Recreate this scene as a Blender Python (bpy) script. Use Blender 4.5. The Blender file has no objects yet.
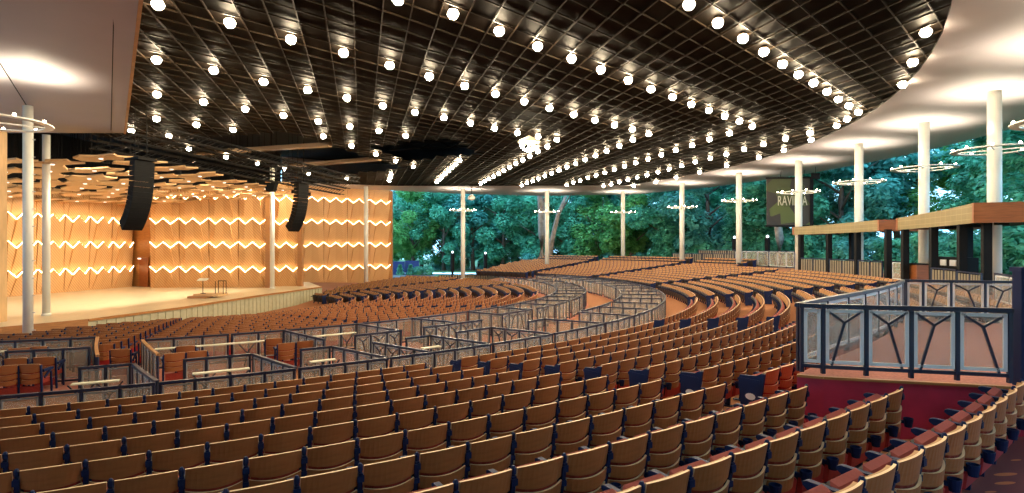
import bpy, math, random
from mathutils import Vector, Matrix

random.seed(7)
SC = bpy.context.scene
COL = SC.collection
PI = math.pi
rad = math.radians

# ------------------------------------------------------------------ camera, sky, exposure
F, CX, CY, ZC = 562.5, 512.0, 247.0, 5.0        # focal length in pixels, principal point, camera height
cam_d = bpy.data.cameras.new('camera')
cam_d.sensor_width = 36.0
cam_d.lens = F / 1024.0 * 36.0
cam_d.shift_y = 0.5 / 1024.0
cam_d.clip_start, cam_d.clip_end = 0.05, 600
cam = bpy.data.objects.new('camera', cam_d)
COL.objects.link(cam)
cam.location = (0, 0, ZC)
cam.rotation_euler = (PI / 2, 0, 0)
SC.camera = cam

world = bpy.data.worlds.new('dusk_sky')
SC.world = world
world.use_nodes = True
wn = world.node_tree
bg = wn.nodes['Background']
bg.inputs['Color'].default_value = (0.31, 0.64, 0.92, 1)
bg.inputs['Strength'].default_value = 4.6

SC.view_settings.view_transform = 'Standard'
SC.view_settings.look = 'None'
SC.view_settings.gamma = 1.0
SC.view_settings.use_curve_mapping = False
SC.view_settings.exposure = 0.0

GLOBE_POWER = 230.0      # ceiling bulbs
STRIP_POWER = 15.0      # light strips in the stage walls
RING_POWER = 60.0

# ------------------------------------------------------------------ helpers
CC = (-22.0, 40.0)      # centre of the seating arcs (x, y)


def pol(R, ph, h=0.0):
    a = rad(ph)
    return Vector((CC[0] + R * math.cos(a), CC[1] + R * math.sin(a), h + ZC))


def RP(x, y):
    return math.hypot(x - CC[0], y - CC[1]), math.degrees(math.atan2(y - CC[1], x - CC[0]))


def bp(u, v, h):
    """where the photo's ray through a pixel meets the level plane h (height relative to the lens)"""
    z = F * h / (CY - v)
    return Vector(((u - CX) / F * z, z, h + ZC))


def proj(x, y, h):
    return CX + F * x / y, CY - F * h / y


def ray_circle(u, R, far=True):
    a = (u - CX) / F
    A = a * a + 1
    B = -2 * (a * CC[0] + CC[1])
    D = CC[0] ** 2 + CC[1] ** 2 - R * R
    disc = max(B * B - 4 * A * D, 0)
    z = (-B + (1 if far else -1) * math.sqrt(disc)) / (2 * A)
    return a * z, z


def lerp(a, b, t):
    return a + (b - a) * t


def interp(prof, x):
    if x <= prof[0][0]:
        return prof[0][1]
    for (a, b), (c, d) in zip(prof, prof[1:]):
        if x <= c:
            return b + (d - b) * (x - a) / (c - a)
    return prof[-1][1]


PROF = [(0, -5.0), (8, -4.9), (14, -4.45), (23.6, -4.0), (24.2, -3.85), (31.9, -3.85), (32.5, -3.66), (33.3, -3.60), (43.4, -2.57), (45, -2.5), (48, -2.3)]


def lawn_h(ph):
    return interp([(-90, -2.3), (-45, -2.2), (-35, -1.95), (22, -1.9), (55, -3.9), (120, -4.3)], ph)


def floor_h(R, ph):
    h = interp(PROF, R)
    if R > 43.4:
        t = min((R - 43.4) / 3.0, 1)
        h = lerp(h, lawn_h(ph), t)
    if ph > 53 and R > 24:
        h = lerp(h, -4.35, min((ph - 53) / 5, 1))
    return h


# ---- materials
def new_mat(name):
    m = bpy.data.materials.new(name)
    m.use_nodes = True
    return m, m.node_tree, m.node_tree.nodes['Principled BSDF']


def pmat(name, col, rough=0.5, metal=0.0, noise=0.0, scale=8.0, stretch=(1, 1, 1), bump=0.0, spec=0.5, col2=None):
    m, nt, b = new_mat(name)
    b.inputs['Roughness'].default_value = rough
    b.inputs['Metallic'].default_value = metal
    b.inputs['Specular IOR Level'].default_value = spec
    c1 = tuple(col) + (1,)
    b.inputs['Base Color'].default_value = c1
    if noise or bump or col2:
        tc = nt.nodes.new('ShaderNodeTexCoord')
        mp = nt.nodes.new('ShaderNodeMapping')
        mp.inputs['Scale'].default_value = stretch
        nz = nt.nodes.new('ShaderNodeTexNoise')
        nz.inputs['Scale'].default_value = scale
        nz.inputs['Detail'].default_value = 3
        nt.links.new(tc.outputs['Object'], mp.inputs['Vector'])
        nt.links.new(mp.outputs['Vector'], nz.inputs['Vector'])
        if noise or col2:
            mx = nt.nodes.new('ShaderNodeMix')
            mx.data_type = 'RGBA'
            k = 1 - noise
            mx.inputs['A'].default_value = c1
            mx.inputs['B'].default_value = tuple(col2) + (1,) if col2 else (col[0] * k, col[1] * k, col[2] * k, 1)
            rp = nt.nodes.new('ShaderNodeValToRGB')
            rp.color_ramp.elements[0].position = 0.35
            rp.color_ramp.elements[1].position = 0.65
            nt.links.new(nz.outputs['Fac'], rp.inputs['Fac'])
            nt.links.new(rp.outputs['Color'], mx.inputs['Factor'])
            nt.links.new(mx.outputs['Result'], b.inputs['Base Color'])
        if bump:
            bm = nt.nodes.new('ShaderNodeBump')
            bm.inputs['Strength'].default_value = bump
            nt.links.new(nz.outputs['Fac'], bm.inputs['Height'])
            nt.links.new(bm.outputs['Normal'], b.inputs['Normal'])
    return m


def emat(name, col, strength, base=(0.8, 0.8, 0.8)):
    m, nt, b = new_mat(name)
    b.inputs['Base Color'].default_value = tuple(base) + (1,)
    b.inputs['Emission Color'].default_value = tuple(col) + (1,)
    b.inputs['Emission Strength'].default_value = strength
    return m


M = {}
M['wood'] = pmat('tan_laminate', (0.41, 0.136, 0.044), 0.40, noise=0.12, scale=6, stretch=(1, 1, 7))
M['ply'] = pmat('plywood_edge', (0.85, 0.58, 0.33), 0.5)
M['under'] = pmat('dark_seat_underside', (0.022, 0.016, 0.018), 0.6)
M['pink'] = pmat('rose_seat_fabric', (0.26, 0.045, 0.032), 0.85, noise=0.1, scale=30)
M['navy'] = pmat('navy_iron', (0.011, 0.020, 0.072), 0.55, spec=0.15)
M['padfront'] = pmat('orange_tan_pad', (0.50, 0.26, 0.095), 0.7, noise=0.15, scale=9)
M['red'] = pmat('red_fabric', (0.36, 0.035, 0.02), 0.85, noise=0.2, scale=30)
M['maroon'] = pmat('maroon_shell', (0.46, 0.022, 0.026), 0.55, noise=0.15, scale=9)
M['white'] = pmat('white_enamel', (0.82, 0.82, 0.78), 0.4)
M['column'] = pmat('column_paint', (0.80, 0.78, 0.70), 0.45, noise=0.05, scale=2)
M['soffit'] = pmat('soffit_paint', (0.40, 0.365, 0.39), 0.55, noise=0.05, scale=0.6)
M['ceil'] = pmat('ceiling_panel', (0.0075, 0.0055, 0.0042), 0.6, noise=0.5, scale=1.6, spec=0.03)
M['bar'] = pmat('ceiling_bar', (0.014, 0.0088, 0.005), 0.5, spec=0.10)
M['bronze'] = pmat('bronze', (0.22, 0.135, 0.07), 0.35, metal=0.3)
M['black'] = pmat('black_void', (0.006, 0.006, 0.007), 0.8)
M['steel'] = pmat('dark_steel', (0.005, 0.0042, 0.004), 0.6, noise=0.3, scale=5, spec=0.15)
M['speaker'] = pmat('speaker_black', (0.004, 0.004, 0.0045), 0.7, spec=0.2)
M['stage'] = pmat('maple_floor', (0.78, 0.66, 0.44), 0.35, noise=0.10, scale=1.2, stretch=(6, 0.6, 1))
M['stagewood'] = pmat('stage_wall_wood', (0.74, 0.46, 0.21), 0.5, noise=0.12, scale=3, stretch=(3, 3, 0.6))
M['cloud'] = pmat('reflector_wood', (0.62, 0.37, 0.165), 0.5, noise=0.1, scale=2)
M['fascia'] = pmat('orange_wood', (0.48, 0.21, 0.06), 0.45, noise=0.25, scale=4, stretch=(0.5, 0.5, 6))
M['apron'] = pmat('apron_slats', (0.50, 0.46, 0.30), 0.6, noise=0.12, scale=4)
M['carpet'] = pmat('orange_carpet', (0.40, 0.155, 0.06), 0.95, noise=0.25, scale=14, bump=0.1)
M['boxcarpet'] = pmat('rose_carpet', (0.50, 0.185, 0.125), 0.95, noise=0.3, scale=22, bump=0.1)
M['wallred'] = pmat('maroon_wall', (0.58, 0.03, 0.075), 0.55, noise=0.18, scale=3)
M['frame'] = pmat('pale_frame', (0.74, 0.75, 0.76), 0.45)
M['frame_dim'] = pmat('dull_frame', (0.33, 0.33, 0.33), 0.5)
M['rail'] = pmat('navy_rail', (0.012, 0.019, 0.052), 0.35)
M['slat'] = pmat('beige_slat', (0.26, 0.215, 0.15), 0.6, noise=0.15, scale=6)
M['brownwood'] = pmat('brown_end_wood', (0.33, 0.105, 0.03), 0.4, noise=0.3, scale=4, stretch=(0.5, 0.5, 7))
M['cream'] = pmat('cream_ledge', (0.75, 0.72, 0.55), 0.5)
M['post'] = pmat('black_post', (0.006, 0.006, 0.007), 0.7, spec=0.2)
M['bark'] = pmat('bark', (0.13, 0.10, 0.085), 0.9, noise=0.5, scale=5, stretch=(3, 3, 0.5), bump=0.4)
M['lawn'] = pmat('lawn', (0.06, 0.16, 0.05), 0.9, noise=0.4, scale=2)
M['path'] = pmat('pale_path', (0.10, 0.11, 0.115), 0.9, noise=0.1)
M['shed'] = pmat('blue_panel', (0.015, 0.045, 0.22), 0.6)
M['globe'] = emat('glowing_globe', (1.0, 0.80, 0.52), GLOBE_POWER)
M['ringbulb'] = emat('ring_bulb', (1.0, 0.84, 0.58), RING_POWER)
M['strip'] = emat('light_strip', (1.0, 0.72, 0.36), STRIP_POWER)
M['pot'] = emat('downlight_lens', (1.0, 0.95, 0.85), 1.3)
M['parlens'] = emat('stage_lens', (1.0, 0.84, 0.6), 4.0)
M['bollard'] = emat('white_lamp_head', (0.75, 0.85, 1.0), 2.5)
M['plate'] = pmat('white_number_plate', (0.8, 0.8, 0.8), 0.4)
M['letter'] = pmat('pale_lettering', (0.62, 0.58, 0.45), 0.6)


def leaf_mat(name, c1, c2):
    m, nt, b = new_mat(name)
    b.inputs['Roughness'].default_value = 0.5
    geo = nt.nodes.new('ShaderNodeObjectInfo')
    tc = nt.nodes.new('ShaderNodeTexCoord')
    nz = nt.nodes.new('ShaderNodeTexNoise')
    nz.inputs['Scale'].default_value = 0.9
    nz.inputs['Detail'].default_value = 4
    rp = nt.nodes.new('ShaderNodeValToRGB')
    rp.color_ramp.elements[0].position = 0.36
    rp.color_ramp.elements[0].color = c1 + (1,)
    rp.color_ramp.elements[1].position = 0.66
    rp.color_ramp.elements[1].color = c2 + (1,)
    nt.links.new(tc.outputs['Object'], nz.inputs['Vector'])
    nt.links.new(nz.outputs['Fac'], rp.inputs['Fac'])
    nt.links.new(rp.outputs['Color'], b.inputs['Base Color'])
    tr = nt.nodes.new('ShaderNodeBsdfTranslucent')
    nt.links.new(rp.outputs['Color'], tr.inputs['Color'])
    mx = nt.nodes.new('ShaderNodeMixShader')
    mx.inputs[0].default_value = 0.45
    out = nt.nodes['Material Output']
    nt.links.new(b.outputs[0], mx.inputs[1])
    nt.links.new(tr.outputs[0], mx.inputs[2])
    nt.links.new(mx.outputs[0], out.inputs['Surface'])
    return m


M['leafA'] = leaf_mat('leaf_deep_green', (0.03, 0.21, 0.13), (0.19, 0.64, 0.42))
M['leafB'] = leaf_mat('leaf_teal', (0.035, 0.22, 0.19), (0.21, 0.66, 0.58))
M['leafC'] = leaf_mat('leaf_yellow_green', (0.05, 0.21, 0.05), (0.26, 0.62, 0.22))


def mesh_panel_mat():
    """fine woven wire: half open, half grey wire"""
    m, nt, b = new_mat('woven_wire')
    b.inputs['Base Color'].default_value = (0.50, 0.45, 0.38, 1)
    b.inputs['Roughness'].default_value = 0.5
    tr = nt.nodes.new('ShaderNodeBsdfTransparent')
    mx = nt.nodes.new('ShaderNodeMixShader')
    mx.inputs[0].default_value = 0.36
    out = nt.nodes['Material Output']
    nt.links.new(tr.outputs[0], mx.inputs[1])
    nt.links.new(b.outputs[0], mx.inputs[2])
    nt.links.new(mx.outputs[0], out.inputs['Surface'])
    return m


M['mesh'] = mesh_panel_mat()


def zig_wood():
    """tan wood with a fine diagonal ribbing"""
    m, nt, b = new_mat('ribbed_stage_wood')
    b.inputs['Roughness'].default_value = 0.5
    tc = nt.nodes.new('ShaderNodeTexCoord')
    wv = nt.nodes.new('ShaderNodeTexWave')
    wv.bands_direction = 'DIAGONAL'
    wv.inputs['Scale'].default_value = 2.6
    wv.inputs['Distortion'].default_value = 0.4
    rp = nt.nodes.new('ShaderNodeValToRGB')
    rp.color_ramp.elements[0].color = (0.50, 0.26, 0.10, 1)
    rp.color_ramp.elements[1].color = (0.70, 0.40, 0.165, 1)
    nt.links.new(tc.outputs['Object'], wv.inputs['Vector'])
    nt.links.new(wv.outputs['Color'], rp.inputs['Fac'])
    nt.links.new(rp.outputs['Color'], b.inputs['Base Color'])
    return m


M['zig'] = zig_wood()


def grille_mat():
    """cabin fascia: golden woven grille with a grid of seams"""
    m, nt, b = new_mat('golden_grille')
    tc = nt.nodes.new('ShaderNodeTexCoord')
    br = nt.nodes.new('ShaderNodeTexBrick')
    br.offset = 0.0
    br.inputs['Scale'].default_value = 1.0
    br.inputs['Brick Width'].default_value = 0.55
    br.inputs['Row Height'].default_value = 0.26
    br.inputs['Mortar Size'].default_value = 0.012
    br.inputs['Color1'].default_value = (0.26, 0.20, 0.092, 1)
    br.inputs['Color2'].default_value = (0.235, 0.18, 0.082, 1)
    br.inputs['Mortar'].default_value = (0.36, 0.29, 0.15, 1)
    cmb = nt.nodes.new('ShaderNodeCombineXYZ')
    sep = nt.nodes.new('ShaderNodeSeparateXYZ')
    nt.links.new(tc.outputs['Object'], sep.inputs[0])
    nt.links.new(sep.outputs['Y'], cmb.inputs['X'])
    nt.links.new(sep.outputs['Z'], cmb.inputs['Y'])
    nt.links.new(cmb.outputs[0], br.inputs['Vector'])
    nt.links.new(br.outputs['Color'], b.inputs['Base Color'])
    b.inputs['Roughness'].default_value = 0.55
    return m


M['grille'] = grille_mat()


def banner_mat():
    m, nt, b = new_mat('banner_print')
    tc = nt.nodes.new('ShaderNodeTexCoord')
    vo = nt.nodes.new('ShaderNodeTexVoronoi')
    vo.inputs['Scale'].default_value = 0.8
    rp = nt.nodes.new('ShaderNodeValToRGB')
    e = rp.color_ramp.elements
    e[0].color = (0.055, 0.045, 0.035, 1)
    e[1].color = (0.10, 0.13, 0.035, 1)
    e.new(0.5).color = (0.035, 0.03, 0.03, 1)
    sp = nt.nodes.new('ShaderNodeSeparateColor')
    nt.links.new(tc.outputs['Object'], vo.inputs['Vector'])
    nt.links.new(vo.outputs['Color'], sp.inputs[0])
    nt.links.new(sp.outputs[0], rp.inputs['Fac'])
    nt.links.new(rp.outputs['Color'], b.inputs['Base Color'])
    b.inputs['Roughness'].default_value = 0.7
    return m


M['banner'] = banner_mat()


def leafy_carpet():
    """maroon carpet with scattered orange leaf shapes"""
    m, nt, b = new_mat('leaf_pattern_carpet')
    tc = nt.nodes.new('ShaderNodeTexCoord')
    mp = nt.nodes.new('ShaderNodeMapping')
    mp.inputs['Scale'].default_value = (2.0, 5.0, 1)
    mp.inputs['Rotation'].default_value = (0, 0, 0.7)
    vo = nt.nodes.new('ShaderNodeTexVoronoi')
    vo.inputs['Scale'].default_value = 1.1
    rp = nt.nodes.new('ShaderNodeValToRGB')
    rp.color_ramp.interpolation = 'CONSTANT'
    e = rp.color_ramp.elements
    e[0].color = (0.50, 0.16, 0.05, 1)
    e[1].position = 0.30
    e[1].color = (0.13, 0.028, 0.032, 1)
    nt.links.new(tc.outputs['Object'], mp.inputs['Vector'])
    nt.links.new(mp.outputs['Vector'], vo.inputs['Vector'])
    nt.links.new(vo.outputs['Distance'], rp.inputs['Fac'])
    nt.links.new(rp.outputs['Color'], b.inputs['Base Color'])
    b.inputs['Roughness'].default_value = 0.95
    return m


M['leafcarpet'] = leafy_carpet()


# ---- mesh builder
class MB:
    def __init__(s):
        s.v, s.f, s.mi = [], [], []

    def add(s, vs, fs, mi=0):
        o = len(s.v)
        s.v += [tuple(v) for v in vs]
        for f in fs:
            s.f.append(tuple(i + o for i in f))
            s.mi.append(mi)
        return s

    def box(s, c, d, rz=0.0, mi=0, rx=0.0):
        hx, hy, hz = d[0] / 2, d[1] / 2, d[2] / 2
        mt = Matrix.Rotation(rz, 3, 'Z') @ Matrix.Rotation(rx, 3, 'X')
        c = Vector(c)
        vs = [c + mt @ Vector((x, y, z)) for z in (-hz, hz) for x, y in ((-hx, -hy), (hx, -hy), (hx, hy), (-hx, hy))]
        return s.add(vs, [(3, 2, 1, 0), (4, 5, 6, 7), (0, 1, 5, 4), (1, 2, 6, 5), (2, 3, 7, 6), (3, 0, 4, 7)], mi)

    def bar(s, a, b, w, t, mi=0, up=(0, 0, 1)):
        """a beam of rectangular section from a to b: w across, t along up"""
        a, b = Vector(a), Vector(b)
        d = (b - a)
        if d.length < 1e-6:
            return s
        d.normalize()
        up = Vector(up)
        x = d.cross(up)
        if x.length < 1e-4:
            up = Vector((1, 0, 0))
            x = d.cross(up)
        x.normalize()
        y = x.cross(d).normalized()
        vs = []
        for p in (a, b):
            for i, j in ((-1, -1), (1, -1), (1, 1), (-1, 1)):
                vs.append(p + x * (w / 2 * i) + y * (t / 2 * j))
        return s.add(vs, [(3, 2, 1, 0), (4, 5, 6, 7), (0, 1, 5, 4), (1, 2, 6, 5), (2, 3, 7, 6), (3, 0, 4, 7)], mi)

    def tube(s, pts, rs, n=8, mi=0, cap=True):
        pts = [Vector(p) for p in pts]
        if not isinstance(rs, (list, tuple)):
            rs = [rs] * len(pts)
        rings = []
        for i, p in enumerate(pts):
            d = (pts[min(i + 1, len(pts) - 1)] - pts[max(i - 1, 0)]).normalized()
            x = d.cross(Vector((0, 0, 1)))
            if x.length < 1e-3:
                x = Vector((1, 0, 0))
            x.normalize()
            y = d.cross(x).normalized()
            rings.append([p + (x * math.cos(2 * PI * k / n) + y * math.sin(2 * PI * k / n)) * rs[i] for k in range(n)])
        vs = [q for r in rings for q in r]
        fs = []
        for i in range(len(pts) - 1):
            for k in range(n):
                a, b2 = i * n + k, i * n + (k + 1) % n
                fs.append((a, b2, b2 + n, a + n))
        if cap:
            fs.append(tuple(range(n - 1, -1, -1)))
            fs.append(tuple((len(pts) - 1) * n + k for k in range(n)))
        return s.add(vs, fs, mi)

    def lathe(s, c, prof, n=10, mi=0):
        """prof: list of (radius, z)"""
        c = Vector(c)
        vs, fs = [], []
        for r, z in prof:
            for k in range(n):
                vs.append(c + Vector((r * math.cos(2 * PI * k / n), r * math.sin(2 * PI * k / n), z)))
        for i in range(len(prof) - 1):
            for k in range(n):
                a, b2 = i * n + k, i * n + (k + 1) % n
                fs.append((a, b2, b2 + n, a + n))
        fs.append(tuple(range(n - 1, -1, -1)))
        fs.append(tuple((len(prof) - 1) * n + k for k in range(n)))
        return s.add(vs, fs, mi)

    def prism(s, poly, z0, z1, mi=0):
        n = len(poly)
        vs = [(p[0], p[1], z0) for p in poly] + [(p[0], p[1], z1) for p in poly]
        fs = [tuple(range(n - 1, -1, -1)), tuple(range(n, 2 * n))]
        fs += [(i, (i + 1) % n, (i + 1) % n + n, i + n) for i in range(n)]
        return s.add(vs, fs, mi)

    def sphere(s, c, r, n=8, m=5, mi=0, sz=1.0):
        return s.lathe(c, [(max(r * math.sin(PI * i / m), 0.001), -r * sz * math.cos(PI * i / m)) for i in range(m + 1)], n, mi)

    def mesh(s, name, mats, smooth=False, off=(0, 0, 0)):
        me = bpy.data.meshes.new(name)
        off = Vector(off)
        me.from_pydata([Vector(v) - off for v in s.v], [], s.f)
        for m in (mats if isinstance(mats, (list, tuple)) else [mats]):
            me.materials.append(m)
        me.polygons.foreach_set('material_index', s.mi)
        if smooth:
            me.polygons.foreach_set('use_smooth', [True] * len(me.polygons))
        me.update()
        return me

    def obj(s, name, mats, parent=None, smooth=False):
        """link as one object; coordinates are in the world, parents are unrotated"""
        off = Vector((0, 0, 0))
        if parent is not None:
            p = parent
            while p is not None:
                off = off + p.location
                p = p.parent
        o = bpy.data.objects.new(name, s.mesh(name, mats, smooth, off))
        COL.objects.link(o)
        if parent is not None:
            o.parent = parent
        return o


def tag(o, label=None, cat=None, group=None, kind=None):
    if label:
        o['label'] = label
    if cat:
        o['category'] = cat
    if group:
        o['group'] = group
    if kind:
        o['kind'] = kind
    return o


def thing(name, label, cat, loc=(0, 0, 0), rz=0.0, group=None):
    o = bpy.data.objects.new(name, None)
    o.empty_display_size = 0.2
    COL.objects.link(o)
    o.location = loc
    o.rotation_euler = (0, 0, rz)
    return tag(o, label, cat, group)


def struct(o):
    o['kind'] = 'structure'
    return o


def inst(name, me, parent, loc=(0, 0, 0), rz=0.0):
    o = bpy.data.objects.new(name, me)
    COL.objects.link(o)
    o.parent = parent
    o.location = loc
    o.rotation_euler = (0, 0, rz)
    return o


ORD = 'zeroth first second third fourth fifth sixth seventh eighth ninth tenth eleventh twelfth thirteenth fourteenth fifteenth sixteenth seventeenth eighteenth nineteenth'.split()
TENS = ['', '', 'twenty', 'thirty', 'forty', 'fifty', 'sixty']
TENTH = ['', '', 'twentieth', 'thirtieth', 'fortieth', 'fiftieth', 'sixtieth']


def ordw(n):
    if n < 20:
        return ORD[n]
    if n % 10 == 0:
        return TENTH[n // 10]
    return TENS[n // 10] + '-' + ORD[n % 10]


def in_poly(x, y, P):
    c = False
    n = len(P)
    for i in range(n):
        x1, y1 = P[i]
        x2, y2 = P[(i + 1) % n]
        if (y1 > y) != (y2 > y) and x < (x2 - x1) * (y - y1) / (y2 - y1) + x1:
            c = not c
    return c


# ================================================================== SETTING: floors
mb = MB()
Rs = [0, 4, 8, 11, 14, 18, 21, 23.6, 24.2, 28, 31.9, 32.5, 33.3, 36, 38, 40, 42, 43.4, 45, 46.5, 48, 52]
Ps = [-120 + 4 * i for i in range(0, 63)]
vs = [pol(R, p, floor_h(R, p)) for R in Rs for p in Ps]
nP = len(Ps)
fs = [(i * nP + k, (i + 1) * nP + k, (i + 1) * nP + k + 1, i * nP + k + 1) for i in range(len(Rs) - 1) for k in range(nP - 1)]
mb.add(vs, fs)
for q, f in enumerate(mb.f):
    c_ = sum((Vector(mb.v[i]) for i in f), Vector()) / 4
    R_, p_ = RP(c_.x, c_.y)
    if p_ > 50 and R_ > 26 and c_.y - 64.5 > 0.7 * (c_.x + 24.3):
        mb.mi[q] = 1
struct(mb.obj('floor', [M['carpet'], M['lawn']], smooth=True))

# ring of carpet in the boxes
mb = MB()
for a in range(-84, 60, 3):
    for r0, r1 in ((24.5, 27.2), (29.1, 31.75)):
        mb.add([pol(r0, a, -3.83), pol(r1, a, -3.83), pol(r1, a + 3, -3.83), pol(r0, a + 3, -3.83)], [(0, 1, 2, 3)])
o = struct(mb.obj('floor_boxes', M['boxcarpet']))

# lawn outside
mb = MB()
Rl = [50, 56, 64, 80, 110, 160]
vs = [pol(R, p, lawn_h(p) - (0.0 if R < 60 else 0.2)) for R in Rl for p in Ps]
fs = [(i * nP + k, (i + 1) * nP + k, (i + 1) * nP + k + 1, i * nP + k + 1) for i in range(len(Rl) - 1) for k in range(nP - 1)]
mb.add(vs, fs)
struct(mb.obj('ground_lawn', M['lawn'], smooth=True))
mb = MB()
for k in range(8):
    a, b2 = -26 + 1.9 * k, -26 + 1.9 * (k + 1)
    ya, yb = 80 + 0.25 * k, 80 + 0.25 * (k + 1)
    mb.add([(a, ya - 6, ZC - 4.1), (b2, yb - 6, ZC - 4.1), (b2, yb - 1, ZC - 3.95), (a, ya - 1, ZC - 3.95)], [(0, 1, 2, 3)])
struct(mb.obj('path', M['path']))

# patterned carpet of the cross aisle behind the last row
mb = MB()
for a in range(-84, -44, 2):
    for r0, r1 in ((43.2, 43.75), (43.75, 45), (45, 46.5), (46.5, 48)):
        mb.add([pol(r0, a, floor_h(r0, a) + .03), pol(r1, a, floor_h(r1, a) + .03), pol(r1, a + 2, floor_h(r1, a + 2) + .03), pol(r0, a + 2, floor_h(r0, a + 2) + .03)], [(0, 1, 2, 3)])
struct(mb.obj('floor_aisle', M['leafcarpet']))

# ================================================================== SETTING: ceiling, soffit, roof
HC, HS = 7.1, 7.0
ZC_ = ZC
uA = Vector((361 - CX, F)).normalized()          # ceiling bars run towards these two directions
uB = Vector((1074 - CX, F)).normalized()
z0 = F * HC / (CY - 0)
A0 = [Vector(((142 + 30.2 * k - CX) / F * z0, z0)) for k in (0, 1)]
B0 = [Vector(((576.6 + 43.8 * k - CX) / F * z0, z0)) for k in (0, 1)]


def solve(p):
    """lattice coordinates (a, b) of a plan point"""
    # p = O + ia*ea + ib*eb, with ea the step between A bars along direction B, eb the step between B bars along direction A
    d = p - LO
    det = ea.x * eb.y - ea.y * eb.x
    return (d.x * eb.y - d.y * eb.x) / det, (ea.x * d.y - ea.y * d.x) / det


def line_cross(p, d, q, e):
    det = d.x * (-e.y) + e.x * d.y
    r = q - p
    t = (r.x * (-e.y) + e.x * r.y) / det
    return p + d * t


LO = line_cross(A0[0], uA, B0[0], uB)
ea = line_cross(A0[1], uA, B0[0], uB) - LO
eb = line_cross(A0[0], uA, B0[1], uB) - LO

hole1 = [(181, 138.5), (240, 133), (285, 128.5), (301, 133), (328, 144), (372, 157.5), (408, 168), (370, 172), (328, 175), (292, 166.5), (240, 155.5), (200, 146.5)]
hole2 = [(366, 145), (410, 140.5), (450, 138), (460, 140), (469, 146), (476, 149.5), (483, 153.5), (450, 156.5), (404, 160), (388, 153)]
stage_line = [bp(u, v, HC).xy for u, v in ((118, 136), (172, 149), (209, 156.5), (248, 163), (294, 173), (326, 180), (330, 184))]
LS0, LS1 = Vector((-1.3, 3.0)), Vector((-24.2, 35.0))      # side edge of the dark ceiling
ldir = (LS1 - LS0).normalized()
lnor = Vector((-ldir.y, ldir.x))


def in_ceiling(p):
    R, ph = RP(p.x, p.y)
    if R > 42.6 or p.y > 65.4:
        return False
    s = (p - LS0).dot(lnor)
    if s > (0.15 if (p - LS0).dot(ldir) < 13 else 1.2):
        return False
    # stage side
    for a, b2 in zip(stage_line, stage_line[1:]):
        if a.y <= p.y <= b2.y:
            x = lerp(a.x, b2.x, (p.y - a.y) / (b2.y - a.y))
            if p.x < x:
                return False
    if p.y > stage_line[-1].y and p.x < stage_line[-1].x:
        return False
    if p.y > 1.0:
        u, v = proj(p.x, p.y, HC)
        if in_poly(u, v, hole1) or in_poly(u, v, hole2):
            return False
    return True


cells = set()
for i in range(-70, 110):
    for j in range(-80, 80):
        c = LO + ea * (i + 0.5) + eb * (j + 0.5)
        if in_ceiling(c):
            cells.add((i, j))
mb = MB()


def lat(i, j, h):
    p = LO + ea * i + eb * j
    return (p.x, p.y, h + ZC)


for i, j in sorted(cells):
    mb.add([lat(i, j, HC), lat(i, j + 1, HC), lat(i + 1, j + 1, HC), lat(i + 1, j, HC)], [(0, 1, 2, 3)])
struct(mb.obj('ceiling', M['ceil']))
mb = MB()
for axis in (0, 1):
    for k in range(-82, 112):
        run = None
        for t in range(-82, 113):
            if axis == 0:      # A bars: index a = k, running along b
                on = (k, t) in cells or (k - 1, t) in cells
            else:
                on = (t, k) in cells or (t, k - 1) in cells
            if on and run is None:
                run = t
            if not on and run is not None:
                a = lat(k, run, HC - 0.055) if axis == 0 else lat(run, k, HC - 0.05)
                b2 = lat(k, t, HC - 0.055) if axis == 0 else lat(t, k, HC - 0.05)
                mb.bar(a, b2, 0.034, 0.06 if axis == 0 else 0.05)
                run = None
struct(mb.obj('ceiling_grid', M['bar']))

# steel bridges that cross the big opening
for (u0, v0), (u1, v1) in (((196, 153.2), (330, 144.6)), ((291, 165.6), (380, 158.6))):
    mb = MB()
    mb.bar(bp(u0, v0, HC), bp(u1, v1, HC), 0.5, 0.28)
    struct(mb.obj('ceiling_beam', M['bronze']))

# dark roof above it all, with joists seen through the openings
mb = MB()
ro = [pol(52, p, 10.2) for p in range(-100, 48, 4)]
ro += [Vector((15, 76, 10.2 + ZC)), Vector((-15, 72, 10.2 + ZC)), Vector((-50, 66, 10.2 + ZC)), Vector((-60, 20, 10.2 + ZC)), Vector((-45, -14, 10.2 + ZC))]
n = len(ro)
mb.add(ro + [r + Vector((0, 0, 0.3)) for r in ro], [tuple(range(n)), tuple(range(2 * n - 1, n - 1, -1))] + [(i, (i + 1) % n, (i + 1) % n + n, i + n) for i in range(n)])
struct(mb.obj('roof', M['black']))

# soffit: a ring of painted ceiling between the dark grid and the roof edge
mb = MB()
inner, outer = [], []
for p in range(-100, 33, 3):
    inner.append(pol(42.05, p, HS))
    outer.append(pol(52, p, HS))
inner += [Vector((12.7, 64.0, HS + ZC)), Vector((4, 64.3, HS + ZC)), Vector((-5.6, 64.5, HS + ZC)), Vector((-13, 64.4, HS + ZC)), Vector((-19.9, 62.3, HS + ZC)), Vector((-23.6, 61.5, HS + ZC))]
outer += [Vector((16, 75, HS + ZC)), Vector((3.8, 77, HS + ZC)), Vector((-6, 74.5, HS + ZC)), Vector((-14.9, 69.5, HS + ZC)), Vector((-22, 66.5, HS + ZC)), Vector((-26, 63.5, HS + ZC))]
n = len(inner)
up = Vector((0, 0, 3.3))
lip = Vector((0, 0, 0.18))
mb.add(inner + outer, [(i, i + 1, n + i + 1, n + i) for i in range(n - 1)])
mb.add([p for p in inner] + [p + lip for p in inner], [(i, i + n, i + 1 + n, i + 1) for i in range(n - 1)], 1)
mb.add([p for p in outer] + [p + up for p in outer], [(i, i + 1, i + 1 + n, i + n) for i in range(n - 1)], 0)
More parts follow.
